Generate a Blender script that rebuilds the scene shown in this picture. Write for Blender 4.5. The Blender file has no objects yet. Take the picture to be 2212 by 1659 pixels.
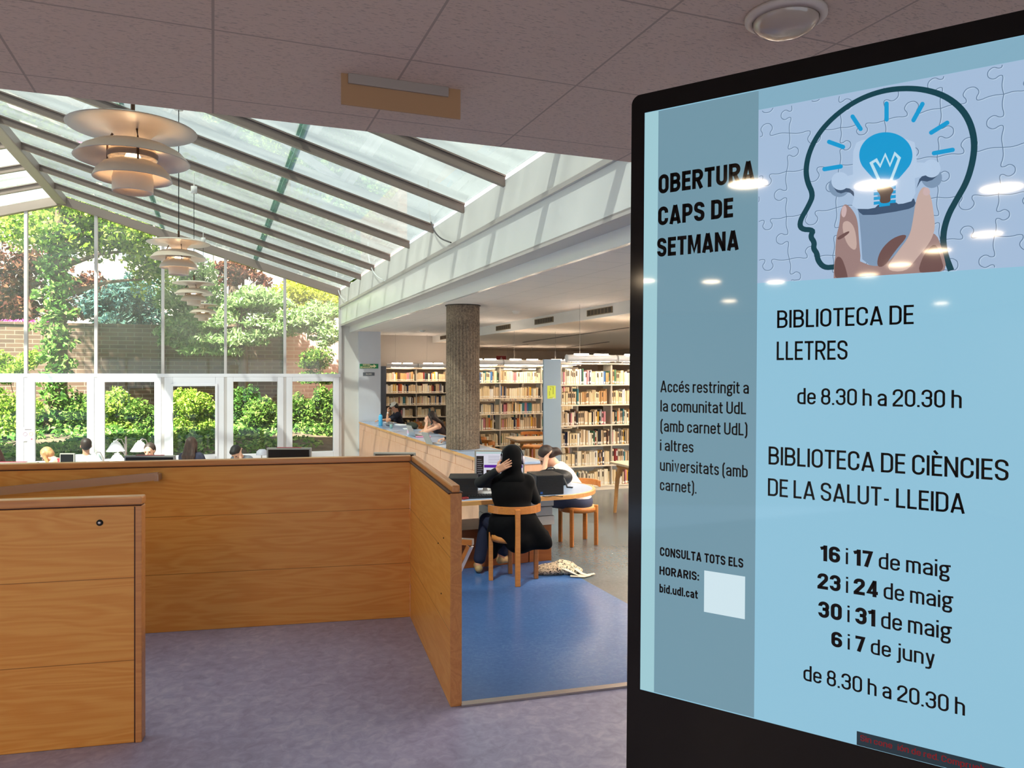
import bpy, bmesh, math, random
import numpy as np
from mathutils import Vector, Matrix

# ------------------------------------------------------------------ camera
F, CX, HY, EYE = 1650.0, 1106.0, 812.0, 1.6          # focal length in px, centre, horizon, eye height
TH = math.atan(646 / 1650.0)                          # the camera looks 21.4 deg to the right of the hall's axis
CT, ST = math.cos(TH), math.sin(TH)
sc = bpy.context.scene
COL = sc.collection
cam = bpy.data.cameras.new('camera')
cam.sensor_width = 36; cam.lens = F / 2212 * 36; cam.shift_y = -(829.5 - HY) / 2212
cam.clip_start = 0.05; cam.clip_end = 400
camo = bpy.data.objects.new('camera', cam); COL.objects.link(camo)
camo.location = (0, 0, EYE); camo.rotation_euler = (math.pi / 2, 0, -TH)
sc.camera = camo
# ------------------------------------------------------------------ world, sun, exposure
vs = sc.view_settings
sc.display_settings.display_device = 'sRGB'
vs.view_transform = 'Standard'; vs.look = 'None'; vs.gamma = 1; vs.use_curve_mapping = False
vs.exposure = 1.5
sc.cycles.use_denoising = True
sc.cycles.max_bounces = 9; sc.cycles.diffuse_bounces = 6; sc.cycles.glossy_bounces = 3
sc.cycles.transmission_bounces = 6; sc.cycles.transparent_max_bounces = 16
sc.cycles.caustics_reflective = False; sc.cycles.caustics_refractive = False
sc.cycles.sample_clamp_indirect = 6.0
w = bpy.data.worlds.new('world'); sc.world = w; w.use_nodes = True
nt = w.node_tree; nt.nodes.clear()
wo = nt.nodes.new('ShaderNodeOutputWorld'); bg = nt.nodes.new('ShaderNodeBackground')
tc = nt.nodes.new('ShaderNodeTexCoord'); nz = nt.nodes.new('ShaderNodeTexNoise'); rp = nt.nodes.new('ShaderNodeValToRGB')
nz.inputs['Scale'].default_value = 2.2; nz.inputs['Detail'].default_value = 6
rp.color_ramp.elements[0].position = .38; rp.color_ramp.elements[0].color = (.50, .68, 1.0, 1)
rp.color_ramp.elements[1].position = .60; rp.color_ramp.elements[1].color = (1.0, 1.0, 1.0, 1)
nt.links.new(tc.outputs['Generated'], nz.inputs['Vector']); nt.links.new(nz.outputs['Fac'], rp.inputs['Fac'])
nt.links.new(rp.outputs['Color'], bg.inputs['Color']); nt.links.new(bg.outputs['Background'], wo.inputs['Surface'])
bg.inputs['Strength'].default_value = 0.6
sun = bpy.data.lights.new('sun', 'SUN'); sun.energy = 15.0; sun.angle = .02; sun.color = (1, .93, .82)
suno = bpy.data.objects.new('sun', sun); COL.objects.link(suno)
suno.rotation_euler = Vector((.42, .43, -.80)).to_track_quat('-Z', 'Y').to_euler()

# ------------------------------------------------------------------ coordinates
def W(xc, yc, z): return Vector((xc * CT + yc * ST, -xc * ST + yc * CT, z))
def at(px, py, yc): return W((px - CX) / F * yc, yc, EYE + (HY - py) / F * yc)
def onz(px, py, z): return at(px, py, (EYE - z) * F / (py - HY))
def onY(px, py, Y):
    return at(px, py, Y / (CT - (px - CX) / F * ST))
def onX(px, py, X):
    return at(px, py, X / (ST + (px - CX) / F * CT))
ZL, ZA = -0.4, -0.8      # reading room floor, atrium floor
ZC, ZR = 2.63, 2.82      # entrance ceiling, reading room ceiling

# ------------------------------------------------------------------ materials
def lin(h):
    h = h.lstrip('#'); v = [int(h[i:i + 2], 16) / 255 for i in (0, 2, 4)]
    return tuple(((c + .055) / 1.055) ** 2.4 if c > .04045 else c / 12.92 for c in v)
def col(c): return tuple(lin(c)) + (1,) if isinstance(c, str) else tuple(c) + (1,)
MATS = {}
def mat(name, c='#808080', rough=.5, metal=0, spec=.5, emit=None, es=1.0, trans=0, alpha=1, coat=0, noise=None):
    """noise = (scale or (sx,sy,sz), amount, detail)"""
    if name in MATS: return MATS[name]
    m = bpy.data.materials.new(name); m.use_nodes = True; MATS[name] = m
    n = m.node_tree.nodes; b = n['Principled BSDF']
    b.inputs['Base Color'].default_value = col(c); b.inputs['Roughness'].default_value = rough
    b.inputs['Metallic'].default_value = metal; b.inputs['Specular IOR Level'].default_value = spec
    b.inputs['Transmission Weight'].default_value = trans; b.inputs['Coat Weight'].default_value = coat
    if emit is not None:
        b.inputs['Emission Color'].default_value = col(emit); b.inputs['Emission Strength'].default_value = es
    if noise:
        L = m.node_tree.links
        t = n.new('ShaderNodeTexCoord'); mp = n.new('ShaderNodeMapping'); z = n.new('ShaderNodeTexNoise'); r = n.new('ShaderNodeValToRGB')
        s = noise[0] if isinstance(noise[0], tuple) else (noise[0],) * 3
        mp.inputs['Scale'].default_value = s; z.inputs['Scale'].default_value = 1; z.inputs['Detail'].default_value = noise[2]
        cc = col(c); a = noise[1]
        r.color_ramp.elements[0].position = .32; r.color_ramp.elements[1].position = .68
        r.color_ramp.elements[0].color = tuple(v * (1 - a) for v in cc[:3]) + (1,)
        r.color_ramp.elements[1].color = tuple(min(1, v * (1 + a)) for v in cc[:3]) + (1,)
        L.new(t.outputs['Object'], mp.inputs['Vector']); L.new(mp.outputs['Vector'], z.inputs['Vector'])
        L.new(z.outputs['Fac'], r.inputs['Fac']); L.new(r.outputs['Color'], b.inputs['Base Color'])
        if len(noise) > 3:
            bp = n.new('ShaderNodeBump'); bp.inputs['Strength'].default_value = noise[3]; bp.inputs['Distance'].default_value = .01
            L.new(z.outputs['Fac'], bp.inputs['Height']); L.new(bp.outputs['Normal'], b.inputs['Normal'])
    return m

def nodes(name):
    m = bpy.data.materials.new(name); m.use_nodes = True; MATS[name] = m
    return m, m.node_tree.nodes, m.node_tree.links, m.node_tree.nodes['Principled BSDF']

def mathn(n, L, op, a, b=None, c=None):
    x = n.new('ShaderNodeMath'); x.operation = op
    for i, v in enumerate((a, b, c)):
        if v is None: continue
        if isinstance(v, (int, float)): x.inputs[i].default_value = v
        else: L.new(v, x.inputs[i])
    return x.outputs[0]
def mixc(n, L, f, a, b):
    x = n.new('ShaderNodeMix'); x.data_type = 'RGBA'
    for i, v in ((0, f), (6, a), (7, b)):
        if isinstance(v, (int, float)): x.inputs[i].default_value = v
        elif isinstance(v, tuple): x.inputs[i].default_value = v
        else: L.new(v, x.inputs[i])
    return x.outputs[2]

def wood(name, c1, c2, plank=0.36, off=0.0, rough=.38, along='X', scale=1.0, groove=True):
    m, n, L, b = nodes(name)
    t = n.new('ShaderNodeTexCoord'); sp = n.new('ShaderNodeSeparateXYZ'); L.new(t.outputs['Object'], sp.inputs[0])
    ax = {'X': (0, 1, 2), 'Z': (2, 1, 0), 'Y': (1, 0, 2)}[along]
    o = [sp.outputs[i] for i in ax]
    zz = mathn(n, L, 'ADD', o[2], off); pi_ = mathn(n, L, 'FLOOR', mathn(n, L, 'DIVIDE', zz, plank))
    cb = n.new('ShaderNodeCombineXYZ')
    L.new(mathn(n, L, 'ADD', mathn(n, L, 'MULTIPLY', o[0], 1.1 * scale), mathn(n, L, 'MULTIPLY', pi_, 7.31)), cb.inputs[0])
    L.new(mathn(n, L, 'MULTIPLY', o[1], 9 * scale), cb.inputs[1]); L.new(mathn(n, L, 'MULTIPLY', o[2], 9 * scale), cb.inputs[2])
    z1 = n.new('ShaderNodeTexNoise'); z1.inputs['Scale'].default_value = 1.0; z1.inputs['Detail'].default_value = 2; z1.inputs['Distortion'].default_value = .6
    L.new(cb.outputs[0], z1.inputs['Vector'])
    rings = mathn(n, L, 'SINE', mathn(n, L, 'MULTIPLY', z1.outputs['Fac'], 46))
    z2 = n.new('ShaderNodeTexNoise'); z2.inputs['Scale'].default_value = 1.0; z2.inputs['Detail'].default_value = 5
    cb2 = n.new('ShaderNodeCombineXYZ')
    L.new(mathn(n, L, 'MULTIPLY', o[0], 3 * scale), cb2.inputs[0]); L.new(mathn(n, L, 'MULTIPLY', o[1], 130 * scale), cb2.inputs[1]); L.new(mathn(n, L, 'MULTIPLY', o[2], 130 * scale), cb2.inputs[2])
    L.new(cb2.outputs[0], z2.inputs['Vector'])
    f = mathn(n, L, 'ADD', mathn(n, L, 'MULTIPLY', rings, .16), mathn(n, L, 'MULTIPLY', z2.outputs['Fac'], .65))
    f = mathn(n, L, 'ADD', f, mathn(n, L, 'MULTIPLY', mathn(n, L, 'SINE', mathn(n, L, 'MULTIPLY', pi_, 12.9)), .10))
    cc = mixc(n, L, mathn(n, L, 'ADD', f, .12), col(c1), col(c2))
    if groove:
        fr = mathn(n, L, 'ABSOLUTE', mathn(n, L, 'SUBTRACT', zz, mathn(n, L, 'MULTIPLY', mathn(n, L, 'ROUND', mathn(n, L, 'DIVIDE', zz, plank)), plank)))
        g = mathn(n, L, 'LESS_THAN', fr, .0016)
        cc = mixc(n, L, g, cc, tuple(v * .45 for v in lin(c1)) + (1,))
    L.new(cc, b.inputs['Base Color']); b.inputs['Roughness'].default_value = rough
    return m

def lino(name, c1, c2, c3, rough=.3, soft=False):
    m, n, L, b = nodes(name)
    t = n.new('ShaderNodeTexCoord')
    z1 = n.new('ShaderNodeTexNoise'); z1.inputs['Scale'].default_value = 1.6; z1.inputs['Detail'].default_value = 3
    z2 = n.new('ShaderNodeTexNoise'); z2.inputs['Scale'].default_value = 17; z2.inputs['Detail'].default_value = 7; z2.inputs['Roughness'].default_value = .6; z2.inputs['Distortion'].default_value = .8
    for z in (z1, z2): L.new(t.outputs['Object'], z.inputs['Vector'])
    r = n.new('ShaderNodeValToRGB'); e = r.color_ramp.elements
    e[0].position = .30; e[0].color = col(c1); e[1].position = .74; e[1].color = col(c3)
    k = e.new(.52); k.color = col(c2)
    L.new(mathn(n, L, 'ADD', mathn(n, L, 'MULTIPLY', z1.outputs['Fac'], .35), mathn(n, L, 'MULTIPLY', z2.outputs['Fac'], .65)), r.inputs['Fac'])
    if soft: e[0].position = .15; e[2].position = .9; z2.inputs['Scale'].default_value = 30
    L.new(r.outputs['Color'], b.inputs['Base Color'])
    L.new(mathn(n, L, 'ADD', mathn(n, L, 'MULTIPLY', z1.outputs['Fac'], .08 if soft else .2), rough - .06), b.inputs['Roughness'])
    return m

def tiles(name, c, tile=.6, offy=.04, fiss=True, rough=.85):
    m, n, L, b = nodes(name)
    t = n.new('ShaderNodeTexCoord'); sp = n.new('ShaderNodeSeparateXYZ'); L.new(t.outputs['Object'], sp.inputs[0])
    def line(s, o):
        v = mathn(n, L, 'ADD', s, o)
        return mathn(n, L, 'LESS_THAN', mathn(n, L, 'ABSOLUTE', mathn(n, L, 'SUBTRACT', v, mathn(n, L, 'MULTIPLY', mathn(n, L, 'ROUND', mathn(n, L, 'DIVIDE', v, tile)), tile))), .004)
    j = mathn(n, L, 'MAXIMUM', line(sp.outputs[0], 0), line(sp.outputs[1], -offy))
    cc = col(c)
    if fiss:
        mp = n.new('ShaderNodeMapping'); mp.inputs['Scale'].default_value = (55, 230, 1); L.new(t.outputs['Object'], mp.inputs['Vector'])
        z = n.new('ShaderNodeTexNoise'); z.inputs['Scale'].default_value = 1; z.inputs['Detail'].default_value = 3; L.new(mp.outputs['Vector'], z.inputs['Vector'])
        r = n.new('ShaderNodeValToRGB'); r.color_ramp.elements[0].position = .57; r.color_ramp.elements[1].position = .66
        L.new(z.outputs['Fac'], r.inputs['Fac'])
        cc = mixc(n, L, mathn(n, L, 'MULTIPLY', r.outputs['Color'], .5), cc, tuple(v * .35 for v in cc[:3]) + (1,))
    cc = mixc(n, L, j, cc, tuple(v * .62 for v in col(c)[:3]) + (1,))
    L.new(cc, b.inputs['Base Color']); b.inputs['Roughness'].default_value = rough
    return m

def brick(name, c1, c2, mortar):
    m, n, L, b = nodes(name)
    t = n.new('ShaderNodeTexCoord'); mp = n.new('ShaderNodeMapping'); mp.inputs['Rotation'].default_value = (-math.pi / 2, 0, 0)
    k = n.new('ShaderNodeTexBrick'); k.inputs['Scale'].default_value = 1.0
    k.inputs['Brick Width'].default_value = .5; k.inputs['Row Height'].default_value = .14; k.inputs['Mortar Size'].default_value = .012
    k.inputs['Color1'].default_value = col(c1); k.inputs['Color2'].default_value = col(c2); k.inputs['Mortar'].default_value = col(mortar)
    L.new(t.outputs['Object'], mp.inputs['Vector']); L.new(mp.outputs['Vector'], k.inputs['Vector'])
    L.new(k.outputs['Color'], b.inputs['Base Color']); b.inputs['Roughness'].default_value = .9
    return m

def glass(name, tint=(.93, .97, .95), refl=.9, dirt=0.0, dirtcol=(.8, .86, .82), rough=.0):
    m, n, L, b = nodes(name); n.remove(b)
    out = n['Material Output']
    tr = n.new('ShaderNodeBsdfTransparent'); tr.inputs[0].default_value = tint + (1,)
    gl = n.new('ShaderNodeBsdfGlossy'); gl.inputs['Roughness'].default_value = rough
    lw = n.new('ShaderNodeFresnel'); lw.inputs[0].default_value = 1.5
    mx = n.new('ShaderNodeMixShader')
    L.new(mathn(n, L, 'MULTIPLY', lw.outputs[0], refl), mx.inputs[0]); L.new(tr.outputs[0], mx.inputs[1]); L.new(gl.outputs[0], mx.inputs[2])
    res = mx.outputs[0]
    if dirt:
        df = n.new('ShaderNodeBsdfTranslucent'); df.inputs[0].default_value = dirtcol + (1,)
        t = n.new('ShaderNodeTexCoord'); mp = n.new('ShaderNodeMapping'); mp.inputs['Scale'].default_value = (.5, 2.4, 1)
        z = n.new('ShaderNodeTexNoise'); z.inputs['Scale'].default_value = 1.3; z.inputs['Detail'].default_value = 6
        r = n.new('ShaderNodeValToRGB'); r.color_ramp.elements[0].position = .3; r.color_ramp.elements[1].position = .75
        r.color_ramp.elements[0].color = (dirt * .55,) * 3 + (1,); r.color_ramp.elements[1].color = (min(1, dirt * 1.4),) * 3 + (1,)
        L.new(t.outputs['Object'], mp.inputs['Vector']); L.new(mp.outputs['Vector'], z.inputs['Vector']); L.new(z.outputs['Fac'], r.inputs['Fac'])
        m2 = n.new('ShaderNodeMixShader'); L.new(r.outputs['Color'], m2.inputs[0]); L.new(res, m2.inputs[1]); L.new(df.outputs[0], m2.inputs[2])
        res = m2.outputs[0]
    L.new(res, out.inputs['Surface'])
    return m

def leafmat(name, cols, trans=.35):
    m, n, L, b = nodes(name); n.remove(b)
    g = n.new('ShaderNodeNewGeometry'); r = n.new('ShaderNodeValToRGB'); e = r.color_ramp.elements
    e[0].color = col(cols[0]); e[1].color = col(cols[-1])
    for i, c in enumerate(cols[1:-1]):
        k = e.new((i + 1) / (len(cols) - 1)); k.color = col(c)
    L.new(g.outputs['Random Per Island'], r.inputs['Fac'])
    d = n.new('ShaderNodeBsdfDiffuse'); t = n.new('ShaderNodeBsdfTranslucent'); mx = n.new('ShaderNodeMixShader'); mx.inputs[0].default_value = trans
    L.new(r.outputs['Color'], d.inputs[0]); L.new(r.outputs['Color'], t.inputs[0])
    L.new(d.outputs[0], mx.inputs[1]); L.new(t.outputs[0], mx.inputs[2]); L.new(mx.outputs[0], n['Material Output'].inputs['Surface'])
    return m

# ------------------------------------------------------------------ objects
def tag(o, label=None, cat=None, group=None, kind=None):
    if label: o['label'] = label
    if cat: o['category'] = cat
    if group: o['group'] = group
    if kind: o['kind'] = kind
    return o
def thing(name, label, cat, loc=(0, 0, 0), rz=0, group=None):
    o = bpy.data.objects.new(name, None); COL.objects.link(o); o.empty_display_size = .1
    o.location = loc; o.rotation_euler = (0, 0, rz)
    return tag(o, label, cat, group)
def copy_tree(o, parent=None):
    c = o.copy(); COL.objects.link(c)
    if parent is not None: c.parent = parent
    for ch in o.children: copy_tree(ch, c)
    return c
def rotz(a): return Matrix.Rotation(a, 3, 'Z')
def frame(d, up=(0, 0, 1)):
    """3x3 whose columns are side, d (forward), up"""
    d = Vector(d).normalized(); up = Vector(up)
    s = d.cross(up)
    if s.length < 1e-4: s = Vector((1, 0, 0))
    s.normalize(); u = s.cross(d).normalized()
    return Matrix((s, d, u)).transposed()

class MB:
    def __init__(s): s.v = []; s.f = []; s.m = []; s.sm = []
    def add(s, vs, fs, mi=0, smooth=False):
        k = len(s.v); s.v += [tuple(v) for v in vs]
        s.f += [tuple(i + k for i in f) for f in fs]; s.m += [mi] * len(fs); s.sm += [smooth] * len(fs)
        return s
    def box(s, c, size, R=None, bev=0, mi=0):
        h = [x / 2 for x in size]
        if bev:
            bm = bmesh.new(); bmesh.ops.create_cube(bm, size=1)
            for v in bm.verts: v.co = Vector((v.co.x * size[0], v.co.y * size[1], v.co.z * size[2]))
            bmesh.ops.bevel(bm, geom=bm.edges[:], offset=min(bev, min(size) * .45), segments=2, affect='EDGES', profile=.6)
            vs = [v.co.copy() for v in bm.verts]; bm.verts.index_update(); fs = [[v.index for v in f.verts] for f in bm.faces]; bm.free()
        else:
            vs = [Vector((x * h[0], y * h[1], z * h[2])) for z in (-1, 1) for y in (-1, 1) for x in (-1, 1)]
            fs = [(0, 2, 3, 1), (4, 5, 7, 6), (0, 1, 5, 4), (2, 6, 7, 3), (0, 4, 6, 2), (1, 3, 7, 5)]
        c = Vector(c)
        return s.add([(R @ v if R is not None else v) + c for v in vs], fs, mi)
    def bx(s, x0, x1, y0, y1, z0, z1, bev=0, mi=0):
        return s.box(((x0 + x1) / 2, (y0 + y1) / 2, (z0 + z1) / 2), (abs(x1 - x0), abs(y1 - y0), abs(z1 - z0)), None, bev, mi)
    def bar(s, a, b, wd, hg, up=(0, 0, 1), bev=0, mi=0):
        a, b = Vector(a), Vector(b); return s.box((a + b) / 2, (wd, (b - a).length, hg), frame(b - a, up), bev, mi)
    def tube(s, pts, r, n=8, mi=0, caps=True):
        pts = [Vector(p) for p in pts]; rr = r if isinstance(r, (list, tuple)) else [r] * len(pts)
        vs, fs = [], []
        for i, p in enumerate(pts):
            d = (pts[min(i + 1, len(pts) - 1)] - pts[max(i - 1, 0)])
            R = frame(d, (0, 0, 1) if abs(d.normalized().z) < .95 else (0, 1, 0))
            for k in range(n):
                a = 2 * math.pi * k / n
                vs.append(p + R @ Vector((math.cos(a) * rr[i], 0, math.sin(a) * rr[i])))
        for i in range(len(pts) - 1):
            for k in range(n):
                fs.append((i * n + k, i * n + (k + 1) % n, (i + 1) * n + (k + 1) % n, (i + 1) * n + k))
        s.add(vs, fs, mi, True)
        if caps: s.add(vs[:n], [tuple(range(n))], mi); s.add(vs[-n:], [tuple(range(n - 1, -1, -1))], mi)
        return s
    def lathe(s, prof, c=(0, 0, 0), n=24, mi=0, sx=1, sy=1, R=None, smooth=True):
        vs, fs = [], []; c = Vector(c)
        for r, z in prof:
            for k in range(n):
                a = 2 * math.pi * k / n; v = Vector((r * math.cos(a) * sx, r * math.sin(a) * sy, z)); vs.append((R @ v if R is not None else v) + c)
        for i in range(len(prof) - 1):
            for k in range(n):
                fs.append((i * n + k, i * n + (k + 1) % n, (i + 1) * n + (k + 1) % n, (i + 1) * n + k))
        return s.add(vs, fs, mi, smooth)
    def shell(s, prof, th, **k):
        """a thin-walled lathe: outer profile, then back along an inner one"""
        p2 = [(max(r - th, .001), z - th * .3) for r, z in reversed(prof)]
        return s.lathe(prof + p2 + [prof[0]], **k)
    def prism(s, poly, z0, z1, mi=0):
        n = len(poly)
        vs = [(x, y, z0) for x, y in poly] + [(x, y, z1) for x, y in poly]
        fs = [tuple(range(n - 1, -1, -1)), tuple(range(n, 2 * n))] + [(i, (i + 1) % n, (i + 1) % n + n, i + n) for i in range(n)]
        return s.add(vs, fs, mi)
    def sweep(s, pts, prof, up=(0, 0, 1), mi=0, smooth=False):
        """open profile polygon (side, up) swept along pts"""
        pts = [Vector(p) for p in pts]; n = len(prof); vs, fs = [], []
        for i, p in enumerate(pts):
            R = frame(pts[min(i + 1, len(pts) - 1)] - pts[max(i - 1, 0)], up)
            vs += [p + R @ Vector((a, 0, b)) for a, b in prof]
        for i in range(len(pts) - 1):
            for k in range(n): fs.append((i * n + k, i * n + (k + 1) % n, (i + 1) * n + (k + 1) % n, (i + 1) * n + k))
        fs += [tuple(range(n)), tuple(range(len(vs) - 1, len(vs) - n - 1, -1))]
        return s.add(vs, fs, mi, smooth)
    def build(s, name, mats, parent=None, world=False, loc=None, rz=0):
        me = bpy.data.meshes.new(name)
        vs = s.v
        if world and parent is not None:
            M = parent.matrix_basis.inverted() if parent.parent is None else (parent.parent.matrix_basis @ parent.matrix_basis).inverted()
            vs = [M @ Vector(v) for v in vs]
        me.from_pydata([tuple(v) for v in vs], [], s.f)
        for m in (mats if isinstance(mats, (list, tuple)) else [mats]): me.materials.append(m)
        me.polygons.foreach_set('material_index', s.m); me.polygons.foreach_set('use_smooth', s.sm)
        bm = bmesh.new(); bm.from_mesh(me); bmesh.ops.recalc_face_normals(bm, faces=bm.faces); bm.to_mesh(me); bm.free()
        o = bpy.data.objects.new(name, me); COL.objects.link(o)
        if parent is not None: o.parent = parent
        if loc is not None: o.location = loc
        o.rotation_euler = (0, 0, rz)
        return o
def struct(name, mb, m, label=None, loc=None, rz=0, parent=None):
    o = mb.build(name, m, parent=parent, loc=loc, rz=rz)
    if parent is None: tag(o, label, None, None, 'structure')
    return o

# ------------------------------------------------------------------ smooth solids (bodies, hair, clothes, bags)
def smin(a, b, k):
    h = np.clip(.5 + .5 * (b - a) / k, 0, 1)
    return b * (1 - h) + a * h - k * h * (1 - h)
def cap(a, b, ra, rb=None): return ('cap', Vector(a), Vector(b), ra, ra if rb is None else rb)
def ell(c, r, R=None): return ('ell', Vector(c), Vector(r), R)
def rbox(c, h, r, R=None): return ('box', Vector(c), Vector(h), r, R)
def evalp(p, X, Y, Z):
    if p[0] == 'cap':
        a, b, ra, rb = p[1:]; d = b - a; L = max(d.length_squared, 1e-9)
        t = np.clip(((X - a.x) * d.x + (Y - a.y) * d.y + (Z - a.z) * d.z) / L, 0, 1)
        return np.sqrt((X - a.x - t * d.x) ** 2 + (Y - a.y - t * d.y) ** 2 + (Z - a.z - t * d.z) ** 2) - (ra + (rb - ra) * t)
    c = p[1]; R = p[-1]; x, y, z = X - c.x, Y - c.y, Z - c.z
    if R is not None:
        q = [R[0][i] * x + R[1][i] * y + R[2][i] * z for i in range(3)]
    else: q = [x + 0 * y + 0 * z, y + 0 * x + 0 * z, z + 0 * x + 0 * y]
    if p[0] == 'ell':
        r = p[2]; k0 = np.sqrt(sum((q[i] / r[i]) ** 2 for i in range(3))); k1 = np.sqrt(sum((q[i] / r[i] ** 2) ** 2 for i in range(3))) + 1e-6
        return k0 * (k0 - 1) / k1
    h, r = p[2], p[3]; d = [np.abs(q[i]) - h[i] + r for i in range(3)]
    return np.sqrt(sum(np.maximum(v, 0) ** 2 for v in d)) + np.minimum(np.maximum(np.maximum(d[0], d[1]), d[2]), 0) - r
def bounds(p):
    if p[0] == 'cap':
        m = max(p[3], p[4]); return [min(p[1][i], p[2][i]) - m for i in range(3)], [max(p[1][i], p[2][i]) + m for i in range(3)]
    m = max(p[2]) if p[0] == 'ell' else p[2].length
    return [v - m for v in p[1]], [v + m for v in p[1]]
def solid(prims, h, name, m, parent, k=.02, cuts=()):
    """prims: shapes (or (shape, blend)) joined smoothly into one surface and meshed with surface nets"""
    pr = [(p if isinstance(p[0], tuple) else (p, k)) for p in prims]
    bb = [bounds(p) for p, _ in pr]
    lo = np.array([min(b[0][i] for b in bb) for i in range(3)]) - 3 * h; hi = np.array([max(b[1][i] for b in bb) for i in range(3)]) + 3 * h
    n = np.ceil((hi - lo) / h).astype(int) + 1
    Fd = np.full(n, 9.0, np.float32); ax = [lo[i] + h * np.arange(n[i]) for i in range(3)]
    def region(b, mg):
        s = [slice(max(0, int((b[0][i] - mg - lo[i]) / h)), min(n[i], int((b[1][i] + mg - lo[i]) / h) + 2)) for i in range(3)]
        return tuple(s), ax[0][s[0]][:, None, None], ax[1][s[1]][None, :, None], ax[2][s[2]][None, None, :]
    for (p, kk), b in zip(pr, bb):
        s, X, Y, Z = region(b, kk + 3 * h)
        Fd[s] = smin(Fd[s], evalp(p, X, Y, Z), kk)
    for p in cuts:
        kk = .008
        if isinstance(p[0], tuple): p, kk = p
        s, X, Y, Z = region(bounds(p), 4 * h + kk)
        if Fd[s].size: Fd[s] = -smin(-Fd[s], evalp(p, X, Y, Z), kk)
    I = Fd < 0
    S = np.zeros(n - 1, np.int8)
    for dx in (0, 1):
        for dy in (0, 1):
            for dz in (0, 1): S += I[dx:n[0] - 1 + dx, dy:n[1] - 1 + dy, dz:n[2] - 1 + dz]
    cells = np.argwhere((S > 0) & (S < 8)); idx = np.full(n - 1, -1, np.int64); idx[tuple(cells.T)] = np.arange(len(cells))
    acc = np.zeros((len(cells), 3)); cnt = np.zeros(len(cells))
    cs = [(a, b, c) for a in (0, 1) for b in (0, 1) for c in (0, 1)]
    for a in cs:
        for d in range(3):
            if a[d]: continue
            b = list(a); b[d] = 1
            fa = Fd[tuple((cells + a).T)]; fb = Fd[tuple((cells + b).T)]
            mk = (fa < 0) != (fb < 0); t = np.where(mk, fa / np.where(mk, fa - fb, 1), 0)
            P = np.array(a)[None] + 0.0 * cells; P[:, d] += t
            acc[mk] += P[mk]; cnt[mk] += 1
    V = lo + h * (cells + acc / np.maximum(cnt, 1)[:, None])
    faces = []
    for d in range(3):
        e, f = (d + 1) % 3, (d + 2) % 3
        A = np.take(I, range(n[d] - 1), d); B = np.take(I, range(1, n[d]), d)
        g = np.argwhere(A != B); g = g[(g[:, e] > 0) & (g[:, f] > 0) & (g[:, e] < n[e] - 1) & (g[:, f] < n[f] - 1)]
        q = []
        for de, df in ((1, 1), (0, 1), (0, 0), (1, 0)):
            gg = g.copy(); gg[:, e] -= de; gg[:, f] -= df; q.append(idx[tuple(gg.T)])
        q = np.stack(q, 1); fl = I[tuple(g.T)]
        q = np.where(fl[:, None], q, q[:, ::-1]); faces.append(q)
    faces = np.concatenate(faces); faces = faces[(faces >= 0).all(1)]
    me = bpy.data.meshes.new(name); me.from_pydata(V.tolist(), [], faces.tolist()); me.materials.append(m)
    me.polygons.foreach_set('use_smooth', [True] * len(faces))
    o = bpy.data.objects.new(name, me); COL.objects.link(o); o.parent = parent
    return o

# ------------------------------------------------------------------ common materials
white = mat('white_paint', '#d9d6d2', .55, noise=((1.3, 1.3, 1.3), .04, 3))
white_gloss = mat('white_gloss', '#dddcdb', .22)
frame_white = mat('frame_white', '#e4e2ea', .35)
post_grey = mat('post_grey', '#c3bcbc', .4)
grey_wall = mat('grey_wall', '#b3a99f', .7)
beige_wall = mat('beige_wall', '#cdb89f', .7)
rafter_m = mat('rafter_metal', '#7d6e66', .42, .2)
ridge_m = mat('ridge_metal', '#8f8078', .45, .2)
steel = mat('steel', '#b6aaa4', .3, .9)
black = mat('black_plastic', '#0b0b0c', .35)
matblack = mat('black_matte', '#070707', .7)
W1, W2 = '#d2832f', '#eaae5a'
wood_panel = wood('wood_panel', W1, W2)
wood_edge = wood('wood_edge', '#b97540', '#d99a5c', groove=False, rough=.3)
wood_light = wood('wood_light', '#c48448', '#dca868', groove=False, rough=.35, scale=2)
wood_chair = wood('wood_chair', '#a8622a', '#cc8644', groove=False, rough=.33, scale=3)
wood_counter = wood('wood_counter', '#d39c7d', '#e2b495', groove=False, rough=.35, along='Z')
roof_glass = glass('roof_glass', (.70, .76, .75), .8, dirt=.28, dirtcol=(.30, .33, .33))
lap_glass = glass('lap_glass', (.42, .60, .52), .6, dirt=.25, dirtcol=(.35, .52, .45))
win_glass = glass('win_glass', (.95, .98, .96), 1.0, dirt=.05, dirtcol=(.85, .9, .88))
high_glass = glass('high_glass', (.95, .98, .96), 1.0, dirt=.19, dirtcol=(.8, .86, .9))
laminate = mat('blue_laminate', '#9fb2d0', .22)
lamp_glow = mat('lamp_glow', '#fff4e0', .5, emit='#ffe2ba', es=60)
tube_glow = mat('tube_glow', '#fff8ea', .5, emit='#ffe9cc', es=22)
added_strip_glow = mat('added_strip_glow', '#fff8ea', .5, emit='#ffecd6', es=58)

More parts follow.
